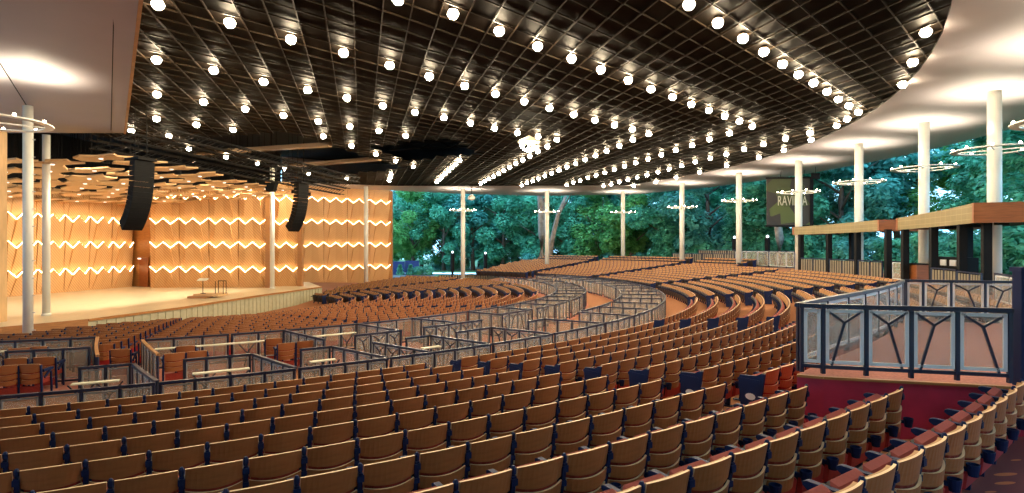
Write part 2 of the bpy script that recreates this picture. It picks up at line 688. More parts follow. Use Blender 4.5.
struct(mb.obj('ceiling_soffit', [M['soffit'], M['steel']]))

# the side soffit beside the stage
mb = MB()
S1, S2 = bp(140, 0, 6.75), bp(124.5, 133, 6.0)
S0 = Vector((-1.3, 3.0, HS + ZC))
q0, q1, q2 = Vector((-50, 3.0, HS + ZC)), Vector((-50, S1.y, 6.75 + ZC)), Vector((-50, S2.y, 6.0 + ZC))
mb.add([S0, S1, S2, q0, q1, q2], [(0, 1, 4, 3), (1, 2, 5, 4)])
mb.add([S0, q0, pol(52, -75, HS), pol(42.2, -64, HS), Vector((-50, -12, HS + ZC))], [(0, 3, 2, 4, 1)])
mb.add([S0, S1, S2] + [p + Vector((0, 0, 1.2)) for p in (S0, S1, S2)], [(0, 1, 4, 3), (1, 2, 5, 4)], 1)
mb.add([S2, q2, S2 + Vector((0, 0.05, 1.2)), q2 + Vector((0, 0.05, 1.2))], [(0, 1, 3, 2)], 1)
# metal edge and two seams
mb.bar(S0 + Vector((0.02, 0, -0.02)), S1 + Vector((0.02, 0, -0.02)), 0.10, 0.10, 1)
mb.bar(S1 + Vector((0.02, 0, -0.02)), S2 + Vector((0.02, 0, -0.02)), 0.10, 0.10, 1)
struct(mb.obj('ceiling_side', [M['soffit'], M['fascia']]))
mb = MB()
for (a, b2) in ((bp(114, 0, 6.77), bp(111, 130, 6.03)), (bp(0, 63, 6.42), bp(27, 106, 6.16))):
    mb.bar(a - Vector((0, 0, 0.01)), b2 - Vector((0, 0, 0.01)), 0.03, 0.02)
struct(mb.obj('trim_1', M['steel']))

# ================================================================== STAGE
HST = -3.6
front_edge = [bp(-30, 331, HST), bp(0, 327, HST), bp(87, 319, HST), bp(180, 307, HST), bp(260, 294.8, HST), bp(320.6, 286.5, HST)]
back = [Vector((-21, 58, HST + ZC)), Vector((-40, 58, HST + ZC)), Vector((-40, 22, HST + ZC))]
poly = [(p.x, p.y) for p in front_edge + back]
mb = MB()
mb.prism(poly, ZC - 5.1, ZC + HST)
struct(mb.obj('floor_stage', M['stage']))
# stage front: wood edge, pale slats below
mb = MB()
mw = MB()
for a, b2 in zip(front_edge[2:], front_edge[3:]):
    d = (b2 - a).normalized()
    nrm = Vector((d.y, -d.x, 0))
    L = (b2 - a).length
    mw.bar(a + nrm * 0.06 - Vector((0, 0, 0.06)), b2 + nrm * 0.06 - Vector((0, 0, 0.06)), 0.14, 0.12)
    k = int(L / 0.5)
    mb.bar(a + nrm * 0.03 - Vector((0, 0, 0.8)), b2 + nrm * 0.03 - Vector((0, 0, 0.8)), 0.06, 1.3)
    for i in range(k + 1):
        p = lerp(a, b2, i / k) + nrm * 0.08 - Vector((0, 0, 0.8))
        mb.box(p, (0.05, 0.12, 1.3), math.atan2(d.y, d.x) - PI / 2)
for a, b2 in zip(front_edge[:2], front_edge[1:3]):
    d = (b2 - a).normalized()
    nrm = Vector((d.y, -d.x, 0))
    mw.bar(a + nrm * 0.06 - Vector((0, 0, 0.27)), b2 + nrm * 0.06 - Vector((0, 0, 0.27)), 0.14, 0.54)
struct(mb.obj('trim_stage_apron', M['apron']))
struct(mw.obj('trim_stage_edge', M['fascia']))

ZIGS = [-2.25, -0.10, 2.0, 4.15]


def stage_wall(name, p0, p1, nb, base, top, zigs, arc=False, flip=1):
    """a ribbed wood wall of bays; every row of a bay leans out to a zigzag ledge with a light strip in it"""
    p0, p1 = Vector((p0[0], p0[1], 0)), Vector((p1[0], p1[1], 0))
    d = (p1 - p0)
    L = d.length
    d.normalize()
    nrm = Vector((d.y, -d.x, 0)) * flip
    W = L / nb

    def P(s, dep, h):
        q = p0 + d * s + nrm * dep
        return Vector((q.x, q.y, h + ZC))
    wb = MB()
    wb.add([P(0, 0, base), P(L, 0, base), P(L, 0, top), P(0, 0, top), P(0, -0.4, base), P(L, -0.4, base), P(L, -0.4, top), P(0, -0.4, top)],
           [(0, 1, 2, 3), (7, 6, 5, 4), (3, 2, 6, 7), (0, 4, 5, 1), (1, 5, 6, 2), (0, 3, 7, 4)])
    wall = struct(wb.obj(name, M['stagewood']))
    A = 0.50
    sx = [0.02, 0.26, 0.5, 0.74, 0.98]
    zy = [1.0, 0.0, 1.0, 0.0, 1.0]
    zs = [z for z in zigs if z + A < top + 0.6]
    for b_ in range(nb):
        s0 = b_ * W
        for r in range(len(zs) + 1):
            lo = base if r == 0 else zs[r - 1]
            last = r == len(zs)
            hi = top if last else zs[r]
            if hi - lo < 0.5:
                continue
            ft = [hi - 0.12] * 5 if last else [hi + A * y for y in zy]
            fb = [lo + (0 if r == 0 else A * y - 0.04) for y in zy]
            bx = [0.02, 0.13, 0.5, 0.87, 0.98]
            tx = sx
            dc, df = (0.20, 0.14) if last else (0.40, 0.24)
            pm = MB()

            def solid(idx, dtop, dbot, bxs):
                k_ = len(idx)
                T = [P(s0 + W * tx[i], dtop, ft[i]) for i in idx]
                Bt = [P(s0 + W * bxs[i], dbot, fb[i]) for i in idx]
                Tb = [P(s0 + W * tx[i], 0.0, ft[i]) for i in idx]
                Bb = [P(s0 + W * bxs[i], 0.0, fb[i]) for i in idx]
                pm.add(T + Bt + Tb + Bb, [(k_ + q, k_ + q + 1, q + 1, q) for q in range(k_ - 1)] + [(q, q + 1, 2 * k_ + q + 1, 2 * k_ + q) for q in range(k_ - 1)]
                       + [(0, 2 * k_, 3 * k_, k_), (k_ - 1, 2 * k_ - 1, 4 * k_ - 1, 3 * k_ - 1)])
            solid((1, 2, 3), dc, 0.06, bx)
            solid((0, 1), df, 0.03, tx)
            solid((3, 4), df, 0.03, tx)
            po = pm.obj('acoustic_panel', M['zig'], wall)
            if not last:
                sm = MB()
                for i in range(4):
                    ds = (0.20, 0.31, 0.31, 0.31, 0.20)
                    a = P(s0 + W * tx[i], ds[i], ft[i] + 0.035)
                    c = P(s0 + W * tx[i + 1], ds[i + 1], ft[i + 1] + 0.035)
                    sm.bar(a, c, 0.05, 0.038)
                sm.obj('light_strip', M['strip'], po)
    return wall


UP0, UP1 = bp(5, 297, HST), bp(132, 286.6, HST)
uw = (UP1 - UP0) / 5
stage_wall('wall_stage_back', (UP0 - uw).xy, UP1.xy, 6, HST, 4.6, ZIGS[:3])
SD0, SD1 = bp(150.6, 287.6, HST), bp(269, 287.6, HST)
stage_wall('wall_stage_side', SD0.xy, SD1.xy, 4, HST, 5.2, ZIGS)
stage_wall('wall_stage_return', (bp(271, 286.6, HST) + Vector((0, 0.4, 0))).xy, (bp(297, 286.6, HST) + Vector((0, 0.9, 0))).xy, 1, HST, 6.0, ZIGS)
RW0, RW1 = Vector((-24.3, 64.0, 0)), Vector((-15.2, 70.4, 0))
stage_wall('wall_far_side', RW0.xy, RW1.xy, 4, -4.44, 7.15, [-2.7, 0.0, 2.65, 5.25])
# wood plinth under the far side wall, plain posts between the walls
mb = MB()
mb.bar((RW0.x, RW0.y - 0.2, ZC - 4.75), (RW1.x, RW1.y - 0.2, ZC - 4.75), 0.8, 0.62)
struct(mb.obj('baseboard_far_side', M['fascia']))
mb = MB()
mb.box((SD1.x + 0.05, SD1.y - 0.12, ZC + 1.1), (0.45, 0.5, 9.6))
mb.box((bp(298, 286.6, HST).x - 0.05, bp(298, 286.6, HST).y + 0.75, ZC + 1.1), (0.40, 0.5, 9.6))
mb.box((RW1.x, RW1.y, ZC + 1.2), (0.5, 0.5, 11.6))
struct(mb.obj('trim_2', M['fascia']))
# recess with a door between the two stage walls
mb = MB()
dA, dB = UP1 + Vector((0, 0.5, 0)), SD0 + Vector((0, 0.5, 0))
mb.bar((dA.x - 0.3, dA.y, ZC + 0.6), (dB.x + 0.3, dB.y, ZC + 0.6), 0.12, 8.4)
struct(mb.obj('wall_stage_recess', M['fascia']))
mb = MB()
dm = lerp(dA, dB, 0.5)
dd = (dB - dA).normalized()
yaw = math.atan2(dd.y, dd.x)
mb.box((dm.x, dm.y - 0.1, ZC - 2.3), (1.35, 0.08, 2.6), yaw)
door = struct(mb.obj('door_1', M['brownwood']))
mb = MB()
mb.box((dm.x, dm.y - 0.16, ZC - 0.95), (1.5, 0.1, 0.12), yaw)
mb.obj('door_header', M['fascia'], door)
mb = MB()
mb.box((dm.x - 0.35, dm.y - 0.22, ZC - 1.05), (0.32, 0.12, 0.12), yaw)
mb.obj('door_lamp', M['pot'], door)

# proscenium post at the picture's edge
mb = MB()
pp = bp(-8, 300, HST)
pz = 27.0
mb.box(((2.2 - CX) / F * pz - 0.98, pz, ZC + 1.0), (1.9, 0.6, 9.2))
mb.box(((3.6 - CX) / F * pz - 0.10, pz - 0.34, ZC + 1.0), (0.10, 0.1, 9.2), mi=1)
o = mb.obj('trim_proscenium', [M['stagewood'], M['fascia']])
struct(o)

# dark back wall of the fly space
mb = MB()
for a, b2 in (((-41, 20), (-41, 60)), ((-41, 60), (-25.5, 62)), ((-52, 32), (-41, 32))):
    mb.bar((a[0], a[1], ZC + 3.0), (b2[0], b2[1], ZC + 3.0), 0.2, 15.0)
struct(mb.obj('wall_fly', M['black']))

# ---- reflector panels over the stage
REF = [(-0.60, -0.12), (-0.38, -0.42), (-0.02, -0.22), (0.20, -0.46), (0.60, -0.30), (0.44, 0.02), (0.58, 0.30), (0.10, 0.26), (-0.16, 0.46), (-0.46, 0.30)]
nrow, ncol = 7, 9
rnd = random.Random(3)
dmat_stage = [('rear', UP0, UP1)]
for i in range(nrow):            # i = 0 at the rear wall, higher rows nearer the audience
    for j in range(ncol):
        t = (j + 0.5) / ncol
        y = lerp(28.5, 51.0, t)
        xr = -37.3 + (y - 37) * 0.17
        xf = -20.0 + (y - 34) * 0.14
        s = (i + 0.55) / nrow
        x = lerp(xr, xf, s)
        h = lerp(3.6, 4.75, s) + 0.15 * math.sin(i * 2.1 + j)
        sxx = (xf - xr) / nrow * 0.86
        syy = (51 - 28.5) / ncol * 0.84
        if RP(x, y)[0] < 0:
            continue
        ry = 0.095 + rnd.uniform(-0.04, 0.04)
        rot = Matrix.Rotation(rnd.uniform(-0.12, 0.12), 3, 'Z') @ Matrix.Rotation(-ry, 3, 'Y') @ Matrix.Rotation(rnd.uniform(-0.06, 0.06), 3, 'X')
        fl = 1 if (i + j) % 2 else -1
        lb = f"tan angular reflector over the stage, {ordw(j + 1)} from near side, {ordw(i + 1)} from rear wall"
        c = Vector((x, y, h + ZC))
        root = thing('reflector_panel', lb, 'ceiling reflector', c, 0, 'wood reflectors hung over the stage')
        pm = MB()
        pts = [rot @ Vector((px * sxx, py * fl * syy, 0)) + c for px, py in REF]
        if fl < 0:
            pts = pts[::-1]
        n = len(pts)
        upv = Vector((0, 0, 0.09))
        pm.add(pts + [p + upv for p in pts], [tuple(range(n - 1, -1, -1)), tuple(range(n, 2 * n))] + [(k, (k + 1) % n, (k + 1) % n + n, k + n) for k in range(n)])
        pm.obj('panel', M['cloud'], root)
        pm = MB()
        pm.lathe(c + rot @ Vector((0, 0, -0.03)), [(0.09, -0.02), (0.11, 0.03)], 10)
        pm.obj('downlight', M['pot'], root)
        pm = MB()
        for dx in (-0.5, 0.5):
            pm.tube([c + Vector((dx, 0, 0.05)), Vector((c.x + dx, c.y, 10.25 + ZC))], 0.015, 4)
        pm.obj('hanger', M['steel'], root)

# ---- trusses of the rigging in front of the reflectors
TR = [((-22.5, 30.2), (-17.2, 57.0), 5.3), ((-21.2, 30.2), (-16.3, 56.0), 5.8), ((-19.6, 31.0), (-14.8, 54.0), 6.2)]
TRN = ['lowest', 'middle', 'upper']
for k, (a, b2, h) in enumerate(TR):
    a, b2 = Vector((a[0], a[1], h + ZC)), Vector((b2[0], b2[1], h + ZC))
    t = thing('lighting_truss', f'dark steel lighting truss above the stage front, the {TRN[k]} one', 'truss', a)
    ch = MB()
    for dx, dz in ((-0.2, 0), (0.2, 0), (-0.2, 0.45), (0.2, 0.45)):
        ch.bar(a + Vector((dx, 0, dz)), b2 + Vector((dx, 0, dz)), 0.07, 0.07)
    ch.obj('chord', M['steel'], t)
    br = MB()
    nseg = 26
    for i in range(nseg):
        p, q = lerp(a, b2, i / nseg), lerp(a, b2, (i + 1) / nseg)
        for dx in (-0.2, 0.2):
            br.bar(p + Vector((dx, 0, 0)), q + Vector((dx, 0, 0.45)), 0.035, 0.035)
    br.obj('brace', M['steel'], t)
# roof joists inside the openings
for k in range(9):
    a = bp(150 + 30 * k, 110 + 5 * k, 8.6)
    mb = MB()
    q = a + Vector((14, -3, 0))
    mb.bar(a, q, 0.12, 0.12)
    mb.bar(a + Vector((0, 0, 0.7)), q + Vector((0, 0, 0.7)), 0.12, 0.12)
    for i in range(10):
        p = lerp(a, q, i / 10)
        p2 = lerp(a, q, (i + 1) / 10)
        mb.bar(p + Vector((0, 0, 0.7 * (i % 2))), p2 + Vector((0, 0, 0.7 * ((i + 1) % 2))), 0.06, 0.06)
    struct(mb.obj('ceiling_joist', M['steel']))

# ---- stage lamps on the trusses
lampme = MB().lathe((0, 0, 0), [(0.11, 0.20), (0.15, 0.12), (0.15, -0.20), (0.17, -0.22)], 10).mesh('can', M['speaker'])
lensme = MB().lathe((0, 0, -0.20), [(0.13, -0.015), (0.13, 0.0)], 10).mesh('lens', M['parlens'])
nlamp = 9
for k in range(nlamp):
    a, b2, h = TR[0]
    y = lerp(31.0, 51, k / (nlamp - 1))
    x = lerp(a[0], b2[0], (y - a[1]) / (b2[1] - a[1]))
    loc = Vector((x, y, h + ZC - 0.45))
    root = thing('stage_lamp', f'black stage lamp can hung under the lowest truss, {ordw(k + 1)} from the near end', 'stage lamp', loc, 0, 'stage lamps on the lowest truss')
    inst('can', lampme, root)
    inst('lens', lensme, root)
    m2 = MB().bar(loc + Vector((0, 0, 0.15)), loc + Vector((0, 0, 0.42)), 0.04, 0.04).bar(loc + Vector((-0.24, 0, 0.42)), loc + Vector((0.24, 0, 0.42)), 0.05, 0.05)
    m2.obj('clamp', M['steel'], root)
    ld = bpy.data.lights.new('stage_beam', 'SPOT')
    ld.energy = 1500
    ld.color = (1.0, 0.88, 0.66)
    ld.spot_size = rad(95)
    ld.spot_blend = 0.6
    ld.shadow_soft_size = 0.12
    lo = bpy.data.objects.new('stage_beam', ld)
    COL.objects.link(lo)
    lo.parent = root
    lo.location = (0, 0, -0.26)
    tgt = Vector((-30.5 + 0.2 * k, lerp(33, 49, k / (nlamp - 1)), ZC - 2.0))
    lo.rotation_euler = (tgt - (loc + Vector((0, 0, -0.26)))).to_track_quat('-Z', 'Y').to_euler()


# ---- line arrays
def line_array(X, Y, htop, scale, lean, label):
    root = thing('line_array', label, 'loudspeaker', (X, Y, htop + ZC))
    n = 14
    p = Vector((X, Y, htop + ZC))
    ang = 0.02
    hc = 0.265 * scale
    front = Vector((0.93, -0.36, 0)).normalized()
    side = Vector((front.y, -front.x, 0))
    for i in range(n):
        ang += 0.006 + 0.0062 * i
        dn = Vector((0, 0, -1)) * math.cos(ang) - front * math.sin(ang)
        fo = front * math.cos(ang) - Vector((0, 0, 1)) * math.sin(ang)
        q = p + dn * hc
        vs = []
        for pp_, sh in ((p + dn * 0.003, 0.0), (q - dn * 0.003, 0.0)):
            for f_, s_ in ((0.0, -0.52), (0.0, 0.52), (-0.62, 0.36), (-0.62, -0.36)):
                taper = 0.03 if f_ < 0 else 0
                vs.append(pp_ + fo * (f_ * scale) + side * (s_ * scale) + dn * (taper if pp_ is not q and sh == 0 and (pp_ - p).length < 0.1 else -taper))
        m2 = MB().add(vs, [(3, 2, 1, 0), (4, 5, 6, 7), (0, 1, 5, 4), (1, 2, 6, 5), (2, 3, 7, 6), (3, 0, 4, 7)])
        m2.obj('speaker_cabinet', M['speaker'], root)
        p = q
    top = Vector((X, Y, htop + ZC))
    m2 = MB().box(top - front * 0.3 + Vector((0, 0, 0.08)), (1.0 * scale, 1.0 * scale, 0.12), math.atan2(front.y, front.x))
    m2.obj('flying_frame', M['steel'], root)
    m2 = MB()
    for s_ in (-0.3, 0.3):
        m2.tube([top + side * s_ - front * 0.3 + Vector((0, 0, 0.1)), top + side * s_ - front * 0.3 + Vector((0, 0, 10.25 + ZC - top.z))], 0.02, 5)
    m2.obj('chain', M['steel'], root)


line_array((145 - CX) / F * 28.5, 28.5, (CY - 161) * 28.5 / F, 1.0, 0, 'long curved black loudspeaker array hanging before the ribbed wall beside the stage door')
line_array((304 - CX) / F * 41.5, 41.5, (CY - 184) * 41.5 / F, 1.0, 0, 'curved black loudspeaker array hanging at the far side of the stage')
# a boxy monitor speaker under the truss
root = thing('hanging_loudspeaker', 'small black box loudspeaker hung above the pale stage column', 'loudspeaker', bp(271, 187, 4.6))
c = root.location.copy()
MB().add([c + Vector(v) for v in ((-.45, -.3, .3), (.45, -.3, .3), (.45, .3, .3), (-.45, .3, .3), (-.25, -.25, -.35), (.25, -.25, -.35), (.25, .25, -.35), (-.25, .25, -.35))],
         [(0, 1, 2, 3), (7, 6, 5, 4), (0, 4, 5, 1), (1, 5, 6, 2), (2, 6, 7, 3), (3, 7, 4, 0)]).obj('cabinet', M['speaker'], root)
MB().tube([c + Vector((0, 0, .3)), c + Vector((0, 0, 5.6))], .02, 5).obj('chain', M['steel'], root)

# ---- conductor's podium and music stand
pc = bp(206, 297.5, HST)
root = thing('conductor_podium', 'orange wood podium with a dark back rail on the stage floor', 'podium', pc)
MB().box(pc + Vector((0.25, 0.2, 0.20)), (1.75, 1.4, 0.16)).obj('platform', M['stagewood'], root)
MB().box(pc + Vector((-0.2, -0.35, 0.08)), (1.3, 1.0, 0.15)).obj('step', M['fascia'], root)
mb = MB()
for dx in (0.62, 1.18):
    mb.tube([pc + Vector((dx, 0.5, 0.25)), pc + Vector((dx, 0.5, 1.16))], 0.03, 6)
    mb.tube([pc + Vector((dx, 0.1, 0.25)), pc + Vector((dx, 0.1, 1.16))], 0.025, 6)
mb.tube([pc + Vector((0.60, 0.5, 1.16)), pc + Vector((1.20, 0.5, 1.16))], 0.03, 6)
mb.obj('rail', M['post'], root)
ms = pc + Vector((-0.22, 0.0, 0.28))
root = thing('music_stand', 'music stand with a pale tray standing on the podium', 'music stand', ms)
MB().tube([ms, ms + Vector((0, 0, 0.95))], 0.03, 6).obj('pole', M['post'], root)
MB().lathe(ms, [(0.22, 0.0), (0.04, 0.06)], 8).obj('base', M['post'], root)
MB().box(ms + Vector((0, 0, 1.0)), (0.68, 0.42, 0.03), 0, rx=0.35).obj('tray', M['cream'], root)

# ================================================================== COLUMNS AND RINGS
cols = [(463, 189, -3.9, 0), (547, 190.7, -3.0, 0), (623, 191.7, -2.2, 0), (682, 183, -2.2, 0), (739, 173, -2.2, 0), (798.7, 160.6, -2.2, 0), (859, 144, -2.2, 0), (924, 123, -2.2, 0), (994.5, 91.5, -2.4, 0)]
CLAB = ['first white column along the far edge counted from the stage', 'second white column along the far edge, standing before the tall pale trunk', 'third white column from the stage, behind the far seat rows',
        'fourth white column from the stage, beside the slatted fence', 'fifth white column from the stage, next to the hanging banner', 'sixth white column from the stage, in front of the hanging banner',
        'seventh white column from the stage, behind the small canopy', 'eighth white column from the stage, behind the long canopy', 'thickest white column, rising behind the brown canopy end']
RLAB = ['first column from the stage', 'second column from the stage', 'third column from the stage', 'fourth column from the stage', 'fifth column from the stage', 'column before the banner',
        'column behind the small canopy', 'column behind the long canopy', 'thickest column behind the brown canopy end']
RINGV = [210.5, 212, 212.5, 207.5, 201, 192.5, 182.5, 168.5, 150]


def column(x, y, h0, h1, r, label, brackets=True):
    root = thing('column', label, 'column', (x, y, h0 + ZC))
    root['kind'] = 'thing'
    MB().lathe((x, y, ZC), [(r, h0), (r, h1)], 24).obj('shaft', M['column'], root, True)
    MB().lathe((x, y, ZC), [(r * 1.25, h0), (r * 1.25, h0 + 0.08), (r * 1.02, h0 + 0.12)], 20).obj('base_collar', M['column'], root, True)
    if brackets:
        mb = MB()
        z = h0 + 1.0
        while z < h1 - 0.6:
            mb.box((x + r + 0.06, y, z + ZC), (0.14, 0.03, 0.03))
            z += 0.75
        mb.obj('bracket', M['frame'], root)


def ring(x, y, h, Rr, label, up_power=True):
    root = thing('ring_chandelier', label, 'chandelier', (x, y, h + ZC), 0, 'ring lights around the columns')
    nn = 28
    mb = MB()
    for k in range(nn):
        a, b2 = 2 * PI * k / nn, 2 * PI * (k + 1) / nn
        vs = []
        for an in (a, b2):
            for rr, z in ((Rr - 0.20, -0.025), (Rr + 0.08, -0.025), (Rr + 0.08, 0.025), (Rr - 0.20, 0.025)):
                vs.append((x + rr * math.cos(an), y + rr * math.sin(an), h + ZC + z))
        mb.add(vs, [(0, 1, 5, 4), (1, 2, 6, 5), (2, 3, 7, 6), (3, 0, 4, 7)])
    mb.obj('hoop', M['white'], root)
    for k in range(4):
        an = PI / 4 + PI / 2 * k
        MB().bar((x + 0.25 * math.cos(an), y + 0.25 * math.sin(an), h + ZC), (x + (Rr - 0.1) * math.cos(an), y + (Rr - 0.1) * math.sin(an), h + ZC), 0.05, 0.05).obj('spoke', M['white'], root)
    for k in range(10):
        an = 2 * PI * (k + 0.3) / 10
        MB().sphere((x + Rr * math.cos(an), y + Rr * math.sin(an), h + ZC + 0.07), 0.055, 6, 4).obj('bulb', M['ringbulb'], root)
    if up_power:
        for k in range(2):
            an = PI * k + 0.3
            ld = bpy.data.lights.new('uplight', 'SPOT')
            ld.energy = 1050
            ld.color = (1.0, 0.86, 0.62)
            ld.spot_size = rad(125)
            ld.spot_blend = 1.0
            ld.shadow_soft_size = 0.06
            lo = bpy.data.objects.new('uplight', ld)
            COL.objects.link(lo)
            lo.parent = root
            lo.location = ((Rr - 0.5) * math.cos(an), (Rr - 0.5) * math.sin(an), 0.25)
            lo.rotation_euler = (PI, 0, 0)


for k, (u, v, h0, _) in enumerate(cols):
    p = bp(u, v, HS)
    column(p.x, p.y, h0, HS, 0.265, CLAB[k], brackets=k in (0, 3))
    ring(p.x, p.y, (CY - RINGV[k]) * p.y / F, 1.52, f'white ring chandelier with small bulbs around the {RLAB[k]}')
for k, a in enumerate((-27, -35.5, -44, -52.5)):
    p = pol(46, a, 0)
    column(p.x, p.y, -2.4, HS, 0.265, f'white column outside the picture, {ordw(k + 1)} after the brown canopy end', False)
    ring(p.x, p.y, 4.3, 1.52, f'white ring chandelier outside the picture, {ordw(k + 1)} after the brown canopy end')
x, y = (28 - CX) / F * 24.4, 24.4
column(x, y, -4.6, 6.12, 0.185, 'bluish white column standing before the stage edge')
x, y = (46.3 - CX) / F * 29.6, 29.6
column(x, y, HST, 5.9, 0.175, 'cream column on the stage floor beside the bluish one', False)
x, y = (272.3 - CX) / F * 48.6, 48.6
column(x, y, HST, 6.9, 0.19, 'cream column on the stage floor by the curved loudspeaker array', False)
x, y = (366 - CX) / F * 65.0, 65.0
column(x, y, -4.9, HS, 0.24, 'cream column before the far ribbed wall, behind the front seats')
x, y = (-12 - CX) / F * 20.4, 20.4
column(x, y, -4.6, 6.35, 0.185, 'white column mostly cut off by the frame edge beside the stage')
ring(x, y, (CY - 121.5) * y / F, 1.80, 'large white ring chandelier cut by the frame edge in front of the bluish column', True)

# ================================================================== CEILING LIGHTS
LIGHTS = """157.8,4.4 229.9,22.7 156.6,59.8 213.7,70.3 156.9,94.2 203.5,101.9 263.5,81.7 245.2,108.8 156.6,118.8 196.5,124.5 233.1,129.8 131.3,130.8 168.8,135.9
290.8,39.3 343.5,52.7 389.6,65.2 398,-1 307.6,89.8 346.9,97.8 382.7,105.6 283.4,115.4 318.3,121.3 349.8,126.4 378.9,130.8 323.3,136.2 405.5,135.6
453,13.9 499.3,31 537.7,46.1 429.3,76.2 464.7,85.7 495.5,93.7 524.2,101.5 549.4,108 414.9,112.2 443.9,117.6 470.3,123 494.5,128.3 517.2,133 538.1,136.6
571.5,58.6 600.8,69.6 573.7,114.4 594.9,120.1 614.4,124.9 632.3,129.3 648.7,134 628.3,80 650.9,89 672.6,96.8 691.3,104 708.9,110.3 724.7,116.1 739.3,121.3 752.2,126.4
633,139.6 556.8,139.6 689.1,4.4 717.8,22.7 743,38.4 763.9,51.6 782.5,64 798.6,74.4 813.6,82.9 827,91.5 838.3,99.3 848.9,105.6 858.4,112 847.1,119 836.6,125.7
729.5,133.3 709.3,139.1 785.5,138.5 810,132.7 811,139.6 925.8,32.2 912.6,62.2 902.5,84.4
547.3,146.6 537.8,151.5 529.7,156.1 522.7,160 515.7,163.7 509.5,167.4 503.7,170.6 498.7,173.6 493.7,176.3 489,178.8 484.6,181.3 480.8,183.5
606.5,151 595.5,155.6 585,159.7 575.7,163.7 566.9,167.1 559,170.3 551.8,173.2 544.7,176.1 538.4,178.6 532.5,181 526.8,183 521.8,185.4
604.7,172.8 596,175.4 587.9,177.9 580.1,180.5 573.2,182.7 566.6,185 619.3,145.7 614.2,169.5 624.5,166.2 635.7,162.8 648,159 661.2,154.9 675.7,150.2 692,145.1
603.5,186.1 611.1,184.2 619.2,182 627.8,179.8 637.1,177.5 646.9,174.8 657.9,172 669.1,169.1 681.6,165.6 695.2,161.9 710.3,158.3 726.4,154.2 744,149.2 763.5,144.3
633.7,185.7 655.7,182 676.2,177.6 699.6,172.2 726.4,165.6 758.8,157.5 783.8,150.3
323.2,135.9 351.5,145.7 375.7,153.9 395.7,160.8 413.3,166.6 379,131.8 346.8,178.8 391,174.4 390.3,177.6 389.1,180.5
459.6,160.3 455.8,164.1 451.8,167.6 448.5,171 445,174 442,176.9 439.4,179.5 436.6,182 188.8,148.5 226.1,156.9 257.6,163.2 284.4,169 308.6,174""".split()
pts, seen = [], []
for s in LIGHTS:
    u, v = map(float, s.split(','))
    if any(math.hypot(u - a, v - b2) < 2.2 for a, b2 in seen):
        continue
    seen.append((u, v))
    p = bp(u, v, HC - 0.20)
    ia, ib = solve(Vector((p.x, p.y)))
    pts.append((p, ia, ib))
rows = []
for q in sorted(pts, key=lambda q: -q[2]):
    if rows and abs(rows[-1][-1][2] - q[2]) < 0.75:
        rows[-1].append(q)
    else:
        rows.append([q])
# the same rows go on over the camera and behind it
nseen = len(pts)
hid = []
for i in range(-8, 16):
    for j in range(0, 7):
        x, y = -14 + i * 2.4 + j * 0.9, 12.5 - j * 4.0
        q = Vector((x, y))
        if not in_ceiling(q):
            continue
        if y > 2:
            u, v = proj(x, y, HC - 0.2)
            if -40 < u < 1064 and v > -18:
                continue
        hid.append(Vector((x, y, HC - 0.2 + ZC)))
gl_me = MB().lathe((0, 0, 0), [(0.02, -0.15), (0.10, -0.13), (0.155, -0.05), (0.165, 0.02), (0.12, 0.10)], 10).mesh('globe', M['globe'], True)
co_me = MB().lathe((0, 0, 0), [(0.122, 0.095), (0.13, 0.11), (0.10, 0.15), (0.07, 0.17)], 10).mesh('collar', M['bronze'])
st_me = MB().lathe((0, 0, 0), [(0.05, 0.15), (0.05, 0.20)], 6).mesh('stem', M['bronze'])
for r, row in enumerate(rows):
    row.sort(key=lambda q: q[1])
    for k, (p, ia, ib) in enumerate(row):
        lb = f'glowing globe ceiling light, {ordw(k + 1)} in the {ordw(r + 1)} slanting row from the curved soffit'
        root = thing('ceiling_light', lb, 'ceiling light', p, 0, 'globe lights across the dark ceiling grid')
        inst('globe', gl_me, root)
        inst('collar', co_me, root)
        inst('stem', st_me, root)
for k, p in enumerate(hid):
    root = thing('ceiling_light', f'glowing globe ceiling light above the camera, outside the picture, {ordw(k + 1)} of those', 'ceiling light', p, 0, 'globe lights across the dark ceiling grid')
    inst('globe', gl_me, root)
    inst('collar', co_me, root)
    inst('stem', st_me, root)
# crystal chandelier
p = bp(529, 144, 6.25)
root = thing('crystal_chandelier', 'sparkling round chandelier hanging among the globe lights', 'chandelier', p)
mb = MB()
for k in range(26):
    a = 2.4 * k
    rr = 0.55 * math.sqrt((k + 0.5) / 26)
    mb.sphere((p.x + rr * math.cos(a), p.y + rr * math.sin(a), p.z - 0.1 - 0.35 * (1 - (rr / 0.55) ** 2)), 0.055, 6, 4)
mb.obj('bulb_cluster', M['ringbulb'], root)
MB().lathe(p, [(0.66, 0.08), (0.70, 0.16), (0.35, 0.34), (0.06, 0.5)], 14).obj('crown', M['cream'], root)
MB().tube([p + Vector((0, 0, 0.5)), p + Vector((0, 0, 0.84))], 0.03, 6).obj('stem', M['bar'], root)


# ================================================================== SEATS
def bulge(x, w):
    return 1 - (2 * x / w) ** 2


def back_y(z):
    return -0.20 * (z - 0.42)


